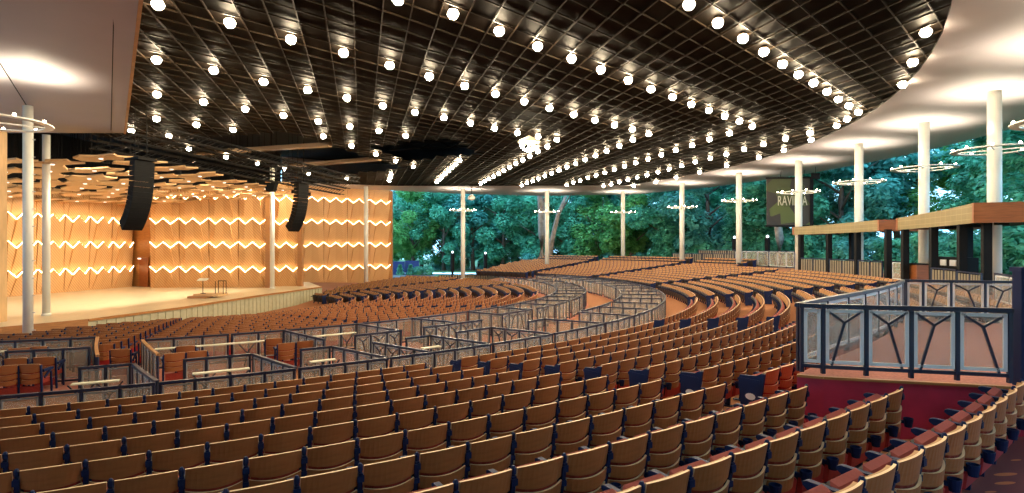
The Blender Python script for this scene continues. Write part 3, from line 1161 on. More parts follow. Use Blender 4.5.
def slat_mb(z0, z1, w, nx, arch0, arch1, dy=0.0, th=0.024, fm=0):
    m = MB()
    n = nx + 1
    fr, bk = [], []
    for z, ar in ((z0, arch0), (z1, arch1)):
        for i in range(n):
            x = -w / 2 + w * i / nx
            zz = z + ar * bulge(x, w)
            B = lerp(0.10, 0.035, min(max((z - 0.385) / 0.48, 0), 1))
            y = back_y(zz) - B * bulge(x, w) + dy
            bk.append((x, y, zz))
            fr.append((x, y + th, zz))
    # visible rear face, front face, edges
    m.add(bk, [(i, i + 1, n + i + 1, n + i) for i in range(nx)], 0)
    m.add(fr, [(n + i, n + i + 1, i + 1, i) for i in range(nx)], fm)
    m.add(bk[n:] + fr[n:], [(i, i + 1, n + i + 1, n + i) for i in range(nx)], 1)
    m.add(bk[:n] + fr[:n], [(n + i, n + i + 1, i + 1, i) for i in range(nx)], 1)
    m.add([bk[0], bk[n], fr[0], fr[n], bk[n - 1], bk[2 * n - 1], fr[n - 1], fr[2 * n - 1]], [(0, 1, 3, 2), (4, 6, 7, 5)], 1)
    return m


def pad_mb(nx=6):
    return slat_mb(0.37, 0.845, 0.46, nx, -0.015, 0.015, 0.022, 0.04, fm=1)


def seat_mb():
    m = MB()
    prof = [(-0.085, 0.40), (-0.06, 0.21), (0.03, 0.15), (0.12, 0.20), (0.20, 0.45), (0.24, 0.70), (0.20, 0.75), (0.13, 0.72), (0.02, 0.44)]
    part = [0, 0, 1, 1, 1, 1, 2, 2, 0]
    n = len(prof)
    xs = [(-0.25, 0.8), (-0.215, 1.0), (0.215, 1.0), (0.25, 0.8)]
    cy, cz = 0.10, 0.42
    vs = []
    for x, s in xs:
        for y, z in prof:
            vs.append((x, cy + (y - cy) * s, cz + (z - cz) * (0.6 + 0.4 * s)))
    m.add(vs, [])
    for k in range(3):
        for i in range(n):
            a, b2 = k * n + i, k * n + (i + 1) % n
            m.f.append((a, a + n, b2 + n, b2))
            m.mi.append(part[i])
    m.f += [tuple(range(n)), tuple(range(4 * n - 1, 3 * n - 1, -1))]
    m.mi += [1, 1]
    return m


def standard_mb(x):
    m = MB()
    m.bar((x, 0.06, 0.0), (x, 0.03, 0.42), 0.045, 0.085, up=(0, 1, 0))
    m.bar((x, 0.03, 0.40), (x, back_y(0.80) + 0.02, 0.80), 0.042, 0.06, up=(0, 1, 0))
    m.box((x, back_y(0.74) + 0.01, 0.745), (0.062, 0.07, 0.06))
    m.box((x, back_y(0.60) + 0.01, 0.60), (0.058, 0.07, 0.05))
    m.lathe((x, back_y(0.80) + 0.015, 0.80), [(0.018, 0.0), (0.026, 0.02), (0.026, 0.06), (0.014, 0.085)], 7)
    m.box((x, 0.08, 0.012), (0.10, 0.26, 0.024))
    return m


def arm_mb(x):
    m = MB()
    y0, y1, z = -0.01, 0.37, 0.70
    pr = [(y0, z - 0.05), (y1 - 0.04, z - 0.05), (y1, z - 0.02), (y1, z + 0.005), (y1 - 0.03, z + 0.02), (y0, z + 0.015)]
    vs = [(x + s * 0.03, y, zz) for s in (-1, 1) for y, zz in pr]
    n = len(pr)
    m.add(vs, [tuple(range(n)), tuple(range(2 * n - 1, n - 1, -1))] + [(i, i + n, (i + 1) % n + n, (i + 1) % n) for i in range(n)])
    m.bar((x, 0.31, 0.68), (x, 0.05, 0.50), 0.035, 0.05, up=(0, 1, 0))
    return m


def cup_mb(x):
    m = MB()
    c = (x + 0.02, -0.13, 0.37)
    n = 12
    o_, i_ = [], []
    vs = []
    for r, z in ((0.042, 0.0), (0.058, 0.105), (0.058, 0.115), (0.050, 0.115), (0.040, 0.012)):
        for k in range(n):
            vs.append((c[0] + r * math.cos(2 * PI * k / n), c[1] + r * math.sin(2 * PI * k / n), c[2] + z))
    fs = [(i * n + k, i * n + (k + 1) % n, (i + 1) * n + (k + 1) % n, (i + 1) * n + k) for i in range(4) for k in range(n)]
    fs += [tuple(range(n - 1, -1, -1)), tuple(4 * n + k for k in range(n))]
    m.add(vs, fs)
    m.box((x, -0.06, 0.43), (0.03, 0.07, 0.04))
    return m


def endpanel_mb(x):
    m = MB()
    pr = [(-0.06, 0.05), (0.30, 0.05), (0.36, 0.70), (0.33, 0.76), (0.06, 0.78), (-0.02, 0.83), (-0.09, 0.83), (-0.03, 0.42)]
    vs = [(x + s * 0.022, y, zz) for s in (-1, 1) for y, zz in pr]
    n = len(pr)
    return m.add(vs, [tuple(range(n)), tuple(range(2 * n - 1, n - 1, -1))] + [(i, i + n, (i + 1) % n + n, (i + 1) % n) for i in range(n)])


def plate_mb(x):
    m = MB()
    n = 12
    vs = [(x + dx, 0.15 + 0.085 * math.cos(2 * PI * k / n), 0.43 + 0.055 * math.sin(2 * PI * k / n)) for dx in (-0.03, -0.022) for k in range(n)]
    return m.add(vs, [tuple(range(n)), tuple(range(2 * n - 1, n - 1, -1))] + [(k, k + n, (k + 1) % n + n, (k + 1) % n) for k in range(n)])


SW = 0.555
HW = SW / 2
WW = SW - 0.058
slat_defs = [(0.675, 0.865, 0.0, -0.03, 0.010), (0.525, 0.645, -0.022, -0.03, -0.026), (0.385, 0.495, -0.026, -0.03, -0.026)]
CH = {
    'slats': [slat_mb(a, b2, WW, 10, d, e, c_).mesh('back_slat', [M['wood'], M['ply']], False) for a, b2, c_, d, e in slat_defs],
    'pad': pad_mb().mesh('back_pad', [M['red'], M['padfront']]),
    'seat': seat_mb().mesh('seat', [M['maroon'], M['under'], M['pink']]),
    'std': standard_mb(HW).mesh('standard', M['navy']),
    'stdl': standard_mb(-HW).mesh('standard_end', M['navy']),
    'arm': arm_mb(HW).mesh('armrest', M['navy']),
    'arml': arm_mb(-HW).mesh('armrest_end', M['navy']),
    'cup': cup_mb(HW).mesh('cup_holder', M['navy']),
    'end': endpanel_mb(-HW).mesh('end_panel', M['navy']),
    'plate': plate_mb(-HW).mesh('number_plate', M['plate']),
}
for me in CH['slats'] + [CH['pad'], CH['seat']]:
    pass


def seat_ends(j):
    """aisle limits for rear row j: list of (phi0, phi1, left-end aisle name, right-end name)"""
    aR = -51.6 + 0.25 * j
    aL = aR - 1.65
    S = []
    S.append((-84, -73.2, None, None))
    if j >= 8:
        S.append((-71.4, {8: -51.0, 9: -50.45, 10: -48.95}[j], None, 'wall'))
        a0 = -36.9
    else:
        S.append((-71.4, aL, None, 'A'))
        a0 = aR
    for c_ in (-33.4, -14.2, 6.4, 26.6, 44.5):
        S.append((a0, c_ - 1.75, 'A' if a0 == aR else 'x', 'x'))
        a0 = c_
    S.append((a0, 58.0, 'x', None))
    return S


seats = []      # (R, phi, h, j, section info)
NR = 11
for j in range(NR):
    R = 33.3 + 1.01 * j
    h = -3.60 + 0.102 * j
    for (a, b2, la, rb) in seat_ends(j):
        nn = int(rad(b2 - a) * R / SW)
        if nn < 1:
            continue
        off = 0
        st = math.degrees(SW / R)
        if rb in ('A', 'wall'):
            ph0 = b2 - nn * st
        else:
            ph0 = a
        for k in range(nn):
            ph = ph0 + st * (k + 0.5)
            seats.append(dict(R=R, ph=ph, h=h, j=j, n=k, N=nn, la=la, rb=rb, zone='rear'))
# a last short row and the far back rows
for j, R in ((11, 44.42), (12, 45.4), (13, 46.4)):
    for a, b2 in (((-50.2, -48.6),) if j == 11 else ()) + ((15.5, 24.8), (26.6, 42.8), (44.5, 56)):
        nn = int(rad(b2 - a) * R / SW)
        st = math.degrees(SW / R)
        for k in range(nn):
            hh = (-2.50 if a < 0 else -2.48 + 0.24 * (j - 11))
            seats.append(dict(R=R, ph=a + st * (k + 0.5), h=hh, j=j, n=k, N=nn, la=None, rb=None, zone='back'))
# the front block between the stage and the boxes
for k_ in range(16):
    R = 23.7 - 0.95 * k_
    h = interp(PROF, R)
    for a, b2 in ((-86, -67.2), (-65.6, -46), (-44.2, -24), (-22, -1.5), (0.7, 21), (23.2, 44), (46.4, 64)):
        nn = int(rad(b2 - a) * R / 0.54)
        if nn < 2:
            continue
        st = (b2 - a) / nn
        for k in range(nn):
            ph = a + st * (k + 0.5)
            p = pol(R, ph)
            xs = -16.2 + (p.y - 51) * 0.13
            if p.x < xs or p.y > 62:
                continue
            seats.append(dict(R=R, ph=ph, h=h, j=k_, n=k, N=nn, la=None, rb=None, zone='front'))

for s in seats:
    p = pol(s['R'], s['ph'], s['h'] + 0.7)
    s['p'] = p
    s['d'] = p.y
    if p.y > 0.6:
        u, v = proj(p.x, p.y, p.z - ZC)
        s['u'], s['v'] = u, v
        s['in'] = -25 < u < 1049 and v < 520
    else:
        s['in'] = False


def visible(s):
    return s['in']


vis = [s for s in seats if visible(s)]
vis.sort(key=lambda s: s['d'])
near = [s for s in vis if s['zone'] != 'front'][:300]
near_ids = {id(s) for s in near}
chair_src = None


def row_name(j):
    return f'{ordw(j + 1)} row behind the box railing'


for s in near:
    ph, R, h, j = s['ph'], s['R'], s['h'], s['j']
    loc = pol(R, ph, h)
    if s['zone'] == 'back':
        lb = f'tan slat-back chair alone behind the last full row, {ordw(s["N"] - s["n"])} from the maroon wall'
    elif s['rb'] == 'A':
        lb = f'tan slat-back chair, {ordw(s["N"] - s["n"])} left of the plated aisle, {row_name(j)}'
    elif s['rb'] == 'wall':
        lb = f'tan slat-back chair, {ordw(s["N"] - s["n"])} from the maroon wall, {row_name(j)}'
    else:
        lb = f'tan slat-back chair, {ordw(s["n"] + 1)} right of the plated aisle, {row_name(j)}'
    root = thing('auditorium_chair', lb, 'chair', loc, rad(ph + 90), 'slat-back chairs in curved rows')
    for me in CH['slats']:
        inst('back_slat', me, root)
    tag(inst('back_pad', CH['pad'], root), 'red fabric back pad')
    tag(inst('seat', CH['seat'], root), 'maroon folded seat')
    tag(inst('standard', CH['std'], root), 'navy iron standard')
    inst('armrest', CH['arm'], root)
    if j >= 3:
        inst('cup_holder', CH['cup'], root)
    if s['n'] == 0 and s['la'] is not None:
        e = inst('end_panel', CH['end'], root)
        tag(e, 'navy aisle end panel')
        tag(inst('number_plate', CH['plate'], e), 'white oval number plate')
        inst('armrest', CH['arml'], root)
    elif s['n'] == 0:
        inst('standard', CH['stdl'], root)

# every further chair of the house, far off: one mass
low = MB()
mats = [M['wood'], M['ply'], M['navy'], M['maroon'], M['red'], M['padfront'], M['under'], M['pink']]


def low_add(m, remap):
    low.add(m.v, [], 0)
    o_ = len(low.v) - len(m.v)
    for f, mi in zip(m.f, m.mi):
        low.f.append(tuple(i + o_ for i in f))
        low.mi.append(remap[mi])


for a, b2, c_, d, e in slat_defs:
    low_add(slat_mb(a, b2, WW, 4, d, e, c_), (0, 1))
low_add(slat_mb(0.37, 0.84, 0.45, 3, 0, 0, 0.03, 0.03, fm=1), (4, 5))
low_add(seat_mb(), (3, 6, 7))
sb = MB()
sb.bar((HW, 0.05, 0), (HW, back_y(0.86) + 0.02, 0.86), 0.045, 0.07, up=(0, 1, 0))
sb.box((HW, 0.18, 0.60), (0.055, 0.36, 0.05))
low_add(sb, (2,))
lowend = MB()
lowend.v, lowend.f, lowend.mi = list(low.v), list(low.f), list(low.mi)
tmp = endpanel_mb(-HW)
lowend.add(tmp.v, tmp.f, 2)
import numpy as np


def mass(name, lst, mats_):
    V, Fl, MI, off = [], [], [], 0
    for s in lst:
        b = lowend if s['n'] == 0 else low
        va = np.array(b.v)
        th = rad(s['ph'] + 90)
        c_, s_ = math.cos(th), math.sin(th)
        loc = pol(s['R'], s['ph'], s['h'])
        w = np.empty_like(va)
        w[:, 0] = va[:, 0] * c_ - va[:, 1] * s_ + loc.x
        w[:, 1] = va[:, 0] * s_ + va[:, 1] * c_ + loc.y
        w[:, 2] = va[:, 2] + loc.z
        V.append(w)
        Fl += [tuple(i + off for i in f) for f in b.f]
        MI += b.mi
        off += len(va)
    me = bpy.data.meshes.new(name)
    me.from_pydata(np.concatenate(V).tolist(), [], Fl)
    for m in mats_:
        me.materials.append(m)
    me.polygons.foreach_set('material_index', MI)
    me.update()
    o = bpy.data.objects.new(name, me)
    COL.objects.link(o)
    return o


rest = [s for s in seats if id(s) not in near_ids and s['d'] > 0.6 and -60 < s.get('u', -999) < 1085]
o = mass('auditorium_chairs', rest, mats)
tag(o, 'curved rows of distant tan slat-back chairs filling the house', 'chairs', None, 'stuff')


# ---- loose chairs in the boxes
def slat_free(h0):
    pass


leg_me = None


def box_chair(R, ph, h, turn, label):
    loc = pol(R, ph, h)
    root = thing('box_chair', label, 'chair', loc, rad(ph + 90 + turn), 'loose chairs inside the boxes')
    for me in CH['slats']:
        inst('back_slat', me, root)
    tag(inst('seat', BOXSEAT, root), 'red seat pad')
    inst('back_pad', CH['pad'], root)
    for me in BOXLEGS:
        inst('leg', me, root)
    for me in (CH['arm'], CH['arml']):
        inst('armrest', me, root)


sm = MB()
sm.box((0, 0.20, 0.40), (0.47, 0.46, 0.10))
sm.box((0, -0.03, 0.20), (0.45, 0.05, 0.20))
BOXSEAT = sm.mesh('box_seat', M['red'])
BOXLEGS = []
for sx_ in (-1, 1):
    BOXLEGS.append(MB().bar((sx_ * HW * 0.95, -0.02, 0.0), (sx_ * HW * 0.95, back_y(0.84) + 0.02, 0.84), 0.035, 0.05, up=(0, 1, 0)).mesh('rear_leg', M['navy']))
    BOXLEGS.append(MB().bar((sx_ * HW * 0.95, 0.36, 0.0), (sx_ * HW * 0.95, 0.33, 0.60), 0.035, 0.04, up=(0, 1, 0)).mesh('front_leg', M['navy']))


def at_floor(u, v, h):
    p = bp(u, v, h)
    return RP(p.x, p.y)


BC = [((6, 365), 'loose chair cut by the frame edge in the near box'), ((17, 357.5), 'loose chair against the second railing in the near box, beside the frame edge'), ((31, 363.5), 'loose chair with a red seat standing alone in front in the near box'),
      ((45.5, 356.5), 'loose chair beside the mesh panel, last in the near box line'), ((20, 347.5), 'loose chair showing its back over the railing below the bluish column'), ((38, 346), 'loose chair behind the second railing, second from the divider'),
      ((121.5, 348.5), 'loose chair by itself in the box entrance'), ((174.5, 352.5), 'loose chair with a red seat beside the entrance divider'), ((197, 350.5), 'loose chair next to the red one inside the middle box'), ((186, 345.5), 'loose chair behind the pair inside the middle box'),
      ((274, 338), 'loose navy-armed chair at the back of the third box'), ((286, 342.5), 'loose navy-armed chair in front inside the third box'), ((305, 340.5), 'loose chair beside the divider of the third box')]
for (u, v), lb in BC:
    R, ph = at_floor(u, v, -3.83 + 0.87)
    box_chair(R, ph, -3.83, random.Random(int(u)).uniform(-12, 12), lb)


# ================================================================== RAILINGS
def railing(label, pts, hb, ht, brace=(), name='box_railing', cat='railing', slats=False, topmat=None, group=None, simple=False):
    """posts at every point; between them a pale framed panel of woven wire (or pale slats)"""
    P = [Vector((p[0], p[1], 0)) for p in pts]
    P[0] = P[0] + (P[1] - P[0]).normalized() * 0.06
    P[-1] = P[-1] + (P[-2] - P[-1]).normalized() * 0.06
    root = thing(name, label, cat, Vector((P[0].x, P[0].y, hb + ZC)), 0, group)
    top, low_ = MB(), MB()
    for a, b2 in zip(P, P[1:]):
        d = (b2 - a).normalized() * 0.03
        top.bar(a - d + Vector((0, 0, ht + ZC - 0.03)), b2 + d + Vector((0, 0, ht + ZC - 0.03)), 0.085, 0.06)
        low_.bar(a + Vector((0, 0, hb + ZC + 0.10)), b2 + Vector((0, 0, hb + ZC + 0.10)), 0.05, 0.05, 0)
    top.obj('top_rail', topmat or M['rail'], root)
    low_.obj('bottom_rail', M['rail'], root)
    for p in P:
        MB().box(p + Vector((0, 0, (hb + ht) / 2 + ZC)), (0.05, 0.05, ht - hb)).obj('post', M['rail'], root)
    z0_, z1_ = hb + 0.17 + ZC, ht - 0.10 + ZC
    for i, (a, b2) in enumerate(zip(P, P[1:])):
        d = b2 - a
        L = d.length
        d.normalize()
        a2, b3 = a + d * 0.052, b2 - d * 0.052
        if slats:
            m = MB()
            k = max(2, int(L / 0.30))
            for q in range(k):
                t0, t1 = (q + 0.18) / k, (q + 0.82) / k
                m.bar(lerp(a2, b3, t0) + Vector((0, 0, (z0_ + z1_) / 2)), lerp(a2, b3, t1) + Vector((0, 0, (z0_ + z1_) / 2)), 0.03, z1_ - z0_)
            m.obj('slat_panel', M['slat'], root)
            m = MB()
            m.bar(a2 + Vector((0, 0, (z0_ + z1_) / 2)), b3 + Vector((0, 0, (z0_ + z1_) / 2)), 0.012, z1_ - z0_)
            m.obj('back_panel', M['post'], root)
            continue
        m = MB()
        w = 0.045 if hb > -3 else 0.028
        nrm = Vector((-d.y, d.x, 0))
        m.bar(a2 + Vector((0, 0, z1_)), b3 + Vector((0, 0, z1_)), 0.035, w)
        m.bar(a2 + Vector((0, 0, z0_)), b3 + Vector((0, 0, z0_)), 0.035, w)
        for q in (a2, b3):
            m.bar(q + Vector((0, 0, z0_ - w / 2)), q + Vector((0, 0, z1_ + w / 2)), w, 0.035, up=nrm)
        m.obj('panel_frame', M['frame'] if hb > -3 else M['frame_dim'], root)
        m = MB()
        m.bar(a2 + Vector((0, 0, (z0_ + z1_) / 2)), b3 + Vector((0, 0, (z0_ + z1_) / 2)), 0.006, z1_ - z0_)
        m.obj('wire_panel', M['mesh'], root)
        if i in brace:
            m = MB()
            mid = lerp(a, b2, 0.5)
            j_ = Vector((mid.x, mid.y, lerp(z0_, z1_, 0.78)))
            sgn = -1 if i % 2 else 1
            for q, hh in ((a + d * 0.05, ht - 0.09 + ZC), (b2 - d * 0.05, ht - 0.09 + ZC), (lerp(a, b2, 0.5 + sgn * 0.30), hb + 0.12 + ZC)):
                m.bar(j_, Vector((q.x, q.y, hh)), 0.03, 0.035, up=nrm)
            m.obj('brace', M['rail'], root)
    return root


def arc_pts(R, a, b2, step=0.95, R2=None):
    L = abs(rad(b2 - a)) * R
    n = max(1, round(L / step))
    return [pol(lerp(R, R2 if R2 else R, k / n), lerp(a, b2, k / n)).xy for k in range(n + 1)]


def rad_pts(R0, R1, a, b2, step=0.9):
    n = max(1, round(abs(R1 - R0) / step))
    return [pol(lerp(R0, R1, k / n), lerp(a, b2, k / n)).xy for k in range(n + 1)]


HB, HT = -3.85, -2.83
RAIL = []
div2 = [-78, -72.5, -68.5, -62.7, -57.7, -53.6, -47.6, -42.6, -36.6, -31.5, -26.5, -21.5, -16.5, -11.5, -6.5, -1.5, 3.5, 8.5, 13.5, 18.5, 23.5, 28.5, 33.5]
for k, (a, b2) in enumerate(zip(div2, div2[1:])):
    lb = f'mesh railing before the first rear seat row, {ordw(k + 1)} from the near end'
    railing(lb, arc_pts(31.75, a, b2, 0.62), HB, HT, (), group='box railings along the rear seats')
ins2 = [(-78, -73), (-71.3, -69.3), (-66.3, -64.1), (-62.1, -58.9), (-56.6, -54.8), (-50.3, -48.5), (-46.5, -43.3), (-39.3, -37.2), (-30.6, -21.8), (-20, -12), (-11, -3), (-2, 6), (7, 15), (16, 24), (25, 33)]
for k, (a, b2) in enumerate(ins2):
    railing(f'mesh railing on the rear side of the box aisle, {ordw(k + 1)} from near end', arc_pts(29.2, a, b2, 0.64), HB, HT, (), group='railings on the rear side of the box aisle')
dd2 = [(-69.3, -68.5), (-64.1, -62.7), (-58.9, -57.7), (-54.8, -53.6), (-52.4, -51.3), (-48.5, -47.6), (-43.3, -42.6), (-37.2, -36.6)] + [(a, a) for a in div2[9:]]
for k, (a, b2) in enumerate(dd2):
    railing(f'mesh divider between rear boxes, {ordw(k + 1)} from the near end of the ring', rad_pts(29.2, 31.62, a, b2, 0.62), HB, HT, range(5) if k in (4, 5, 6) else (), name='box_divider', cat='divider', group='dividers between the rear boxes')
ins1 = [(-80, -68.2), (-64.8, -59.4), (-59.4, -55.5), (-55.5, -49.6), (-49.6, -44.0), (-44.0, -37), (-37, -30), (-30, -22), (-22, -14), (-14, -6), (-6, 2), (2, 10), (10, 18), (18, 26), (26, 34)]
for k, (a, b2) in enumerate(ins1):
    railing(f'mesh railing behind the front seat block, {ordw(k + 1)} piece from the near end', arc_pts(23.9 if k == 0 else 25.1, a, b2, 0.72, None), HB, HT, (), group='railings behind the front seat block')
dd1 = [(-68.2, -66.2, 23.9, 27.6), (-64.9, -63.3, 25.1, 28.1), (-55.6, -54.4, 25.1, 27.9), (-49.6, -48.8, 25, 27.7), (-44.2, -43.2, 25, 27.3)] + [(a, a, 25.1, 27.1) for a in (-37, -32, -27, -22, -17, -12, -7, -2, 3, 8, 14, 20, 26)]
for k, (a, b2, r0, r1) in enumerate(dd1):
    railing(f'mesh divider between front boxes, {ordw(k + 1)} from the near end of the ring', rad_pts(r0, r1, a, b2, 0.6), HB, HT, (), name='box_divider', cat='divider', topmat=M['fascia'] if k < 2 else None, group='dividers between the front boxes')
outs1 = [(-71.7, -67.3, 26.0), (-52.3, -48.6, 27.6), (-46.8, -40.7, 27.5), (-37, -31.4, 26.9), (-31.0, -28.3, 27.0), (-26.5, -23, 27.0), (-21, -14, 27.0), (-13, -6, 27.0), (-5, 2, 27), (3, 10, 27), (11, 18, 27), (19, 26, 27)]
for k, (a, b2, R) in enumerate(outs1):
    railing(f'mesh railing on the stage side of the box aisle, {ordw(k + 1)} from near end', arc_pts(R, a, b2, 0.64), HB, HT, range(12) if k in (1, 2, 3, 4) else (), group='railings on the stage side of the box aisle')

# drink ledges on forked legs in the nearer boxes
for k, (R, a, b2, w) in enumerate([(30.0, -66.1, -64.4, 'first'), (30.0, -61.6, -59.2, 'second'), (30.0, -56.4, -55.1, 'third'), (30.0, -50.0, -48.8, 'fourth'), (25.7, -64.0, -57, 'long front'), (25.7, -54.0, -50.4, 'shorter front'), (24.5, -74, -69.0, 'near edge front')]):
    am = (a + b2) / 2
    root = thing('drink_ledge', f'narrow cream ledge on forked legs inside the boxes, {w} one', 'ledge', pol(R, am, HB), 0, None)
    m = MB()
    n = max(1, int(abs(b2 - a)))
    for i in range(n):
        m.bar(pol(R, lerp(a, b2, i / n), HB + 0.78), pol(R, lerp(a, b2, (i + 1) / n), HB + 0.78), 0.18, 0.03)
    m.obj('top', M['cream'], root)
    for q in (0.2, 0.8):
        m = MB()
        c = pol(R, lerp(a, b2, q), 0)
        tdir = Vector((-math.sin(rad(am)), math.cos(rad(am)), 0))
        j_ = Vector((c.x, c.y, HB + 0.45 + ZC))
        m.bar(Vector((c.x, c.y, HB + ZC)) - tdir * 0.08, j_, 0.03, 0.03)
        m.bar(j_, j_ + tdir * 0.25 + Vector((0, 0, 0.31)), 0.03, 0.03)
        m.bar(j_, j_ - tdir * 0.25 + Vector((0, 0, 0.31)), 0.03, 0.03)
        m.obj('leg', M['rail'], root)

# ---- the raised box beside the camera
HPB, HPT = -1.82, -0.82
fr = [bp(u, v, HPT).xy for u, v in ((797, 303), (823, 304), (866, 305), (911, 306), (957, 307), (1015, 308.4))]
side = [pol(41.05, a).xy for a in (-50.0, -48.6, -47.2, -45.8, -44.4, -43.0, -41.6, -40.2, -38.8)]
side[0] = fr[0]
bk = [bp(u, v, HPT).xy for u, v in ((903, 279.2), (923, 279.6), (951, 280), (985, 280.5), (1024, 281))]
side[-1] = bk[0]
poly = [tuple(p) for p in side] + [tuple(p) for p in bk[1:]] + [tuple(bp(1120, 283, HPT).xy), tuple(bp(1110, 310.3, HPT).xy)] + [tuple(p) for p in fr[::-1]][:-1]
mb = MB()
poly_ = poly[::-1]
A2 = sum(poly_[i][0] * poly_[(i + 1) % len(poly_)][1] - poly_[(i + 1) % len(poly_)][0] * poly_[i][1] for i in range(len(poly_)))
if A2 < 0:
    poly_ = poly_[::-1]
mb.prism(poly_, ZC - 3.6, ZC - 1.89)
o = struct(mb.obj('wall_raised_box', M['wallred']))
mb = MB()
mb.prism([(p[0], p[1]) for p in poly_], ZC - 1.889, ZC - 1.86)
struct(mb.obj('floor_raised_box', M['boxcarpet']))
mb = MB()
for a, b2 in zip(fr, fr[1:]):
    d = (b2 - a).normalized()
    nr = Vector((d.y, -d.x)) * 0.02
    mb.bar((a.x + nr.x, a.y + nr.y, ZC - 1.875), (b2.x + nr.x, b2.y + nr.y, ZC - 1.875), 0.06, 0.035)
struct(mb.obj('trim_raised_box', M['fascia']))
railing('navy railing with framed wire panels and forked braces on the maroon wall', fr, HPB, HPT, (1, 2, 3, 4))
railing('curving mesh railing on the seat side of the raised maroon box', side, HPB, HPT, ())
railing('braced mesh railing along the back of the raised maroon box', bk, HPB, HPT, (1, 2, 3))
ex = [fr[-1], bp(1060, 309.3, HPT).xy, bp(1105, 310, HPT).xy]
p = ex[0] + Vector((0.09, -0.02))
root = thing('newel_post', 'thick navy post ending the raised box railing at the frame edge', 'post', (p.x + 0.08, p.y, HPB + ZC))
MB().box((p.x + 0.03, p.y + 0.05, ZC - 1.2), (0.14, 0.14, 1.75)).obj('shaft', M['navy'], root)
MB().box((p.x + 0.03, p.y + 0.05, ZC - 0.30), (0.18, 0.18, 0.06)).obj('cap', M['navy'], root)

# ================================================================== CANOPIES
RC = 44.4


def cpt(u, R=RC):
    x, y = ray_circle(u, R)
    return Vector((x, y))


def canopy(label, u_far, u_near, htf, htn, hbf, hbn, depth, posts, end_u=None):
    a, b2 = cpt(u_far), cpt(u_near)
    root = thing('box_canopy', label, 'canopy', (b2.x, b2.y, ZC - 1.95))
    n = 8
    _, pa = RP(*a)
    _, pb = RP(*b2)
    f = MB()
    r = MB()
    th = 0.12
    for i in range(n):
        t0, t1 = i / n, (i + 1) / n
        vs = []
        for t in (t0, t1):
            ph = lerp(pa, pb, t)
            hb_, ht_ = lerp(hbf, hbn, t), lerp(htf, htn, t)
            for R, h in ((RC, hb_), (RC, ht_), (RC + th, ht_), (RC + th, hb_)):
                vs.append(pol(R, ph, h))
        f.add(vs, [(4, 5, 1, 0), (5, 6, 2, 1), (6, 7, 3, 2), (7, 4, 0, 3)])
        vs = []
        for t in (t0, t1):
            ph = lerp(pa, pb, t)
            hb_, ht_ = lerp(hbf, hbn, t), lerp(htf, htn, t)
            for R, h in ((RC + th, hb_ + 0.12), (RC + th, ht_), (RC + depth, ht_), (RC + depth, hb_ + 0.12)):
                vs.append(pol(R, ph, h))
        r.add(vs, [(4, 5, 1, 0), (5, 6, 2, 1), (6, 7, 3, 2), (7, 4, 0, 3)])
    f.obj('fascia', M['grille'], root)
    r.obj('roof_slab', M['steel'], root)
    for ph, hb_, ht_ in ((pb, hbn, htn), (pa, hbf, htf)):
        sgn = -0.25 if ph == pb else 0.25
        e = MB()
        vs = [pol(R, ph + q, h) for q in (0, sgn) for R, h in ((RC - 0.02, hb_), (RC + depth, hb_), (RC + depth, ht_), (RC - 0.02, ht_))]
        e.add(vs, [(0, 1, 2, 3), (7, 6, 5, 4), (0, 4, 5, 1), (1, 5, 6, 2), (2, 6, 7, 3), (3, 7, 4, 0)])
        e.obj('end_board', M['brownwood'], root)
    for u, R in posts:
        q = cpt(u, R)
        _, ph = RP(*q)
        t = (ph - pa) / (pb - pa)
        MB().box((q.x, q.y, ZC + (lerp(hbf, hbn, t) + 0.1 - 2.0) / 2), (0.30, 0.30, lerp(hbf, hbn, t) + 2.1), rad(ph)).obj('post', M['post'], root)
    m = MB()
    for t in (0.25, 0.5, 0.8):
        ph = lerp(pa, pb, t)
        c = pol(RC + 1.6, ph, lerp(hbf, hbn, t))
        m.box(c + Vector((0, 0, 0.04)), (0.35, 0.5, 0.14), rad(ph))
    m.obj('ceiling_lamp', M['speaker'], root)


canopy('small canopy with golden grille front and black posts over the farther box', 794, 877.7, 1.57, 1.63, 0.96, 0.94, 3.2, [(801, 44.6), (829, 44.6), (857.5, 44.6), (888, 44.7), (852, 47.2)])
canopy('long canopy with golden grille front and wide brown end over the nearer box', 897.7, 972.5, 1.62, 1.83, 0.96, 1.0, 4.6, [(905, 44.6), (933.5, 44.6), (962, 44.6), (986.5, 45.0), (968.5, 47.6)])


def cf(us, R):
    return [tuple(cpt(u, R)) for u in us]


railing('beige slatted fence under the small canopy, first bay by the white column', cf((800, 813, 827), 44.5), -1.98, -0.83, slats=True, name='slat_fence', cat='fence')
railing('beige slatted fence under the small canopy, middle bay', cf((829, 842, 856), 44.5), -1.98, -0.83, slats=True, name='slat_fence', cat='fence')
railing('beige slatted fence under the small canopy, bay nearest the thick black post', cf((858, 870, 883), 44.5), -1.98, -0.83, slats=True, name='slat_fence', cat='fence')
railing('short mesh fence in the gap between the two canopies', cf((892, 903), 44.6), -1.98, -0.80, name='mesh_fence', cat='fence')
railing('beige slatted fence under the long canopy, bay beside the serving counter', cf((931, 944, 957), 44.4), -2.1, -1.0, slats=True, name='slat_fence', cat='fence')
railing('beige slatted fence under the long canopy, bay beside the brown end', cf((957, 970, 982), 44.4), -2.1, -1.05, slats=True, name='slat_fence', cat='fence')
railing('black framed mesh fence behind the raised box by the thickest column', cf((995, 1010, 1026), 44.2), -2.1, -0.95, name='mesh_fence', cat='fence')
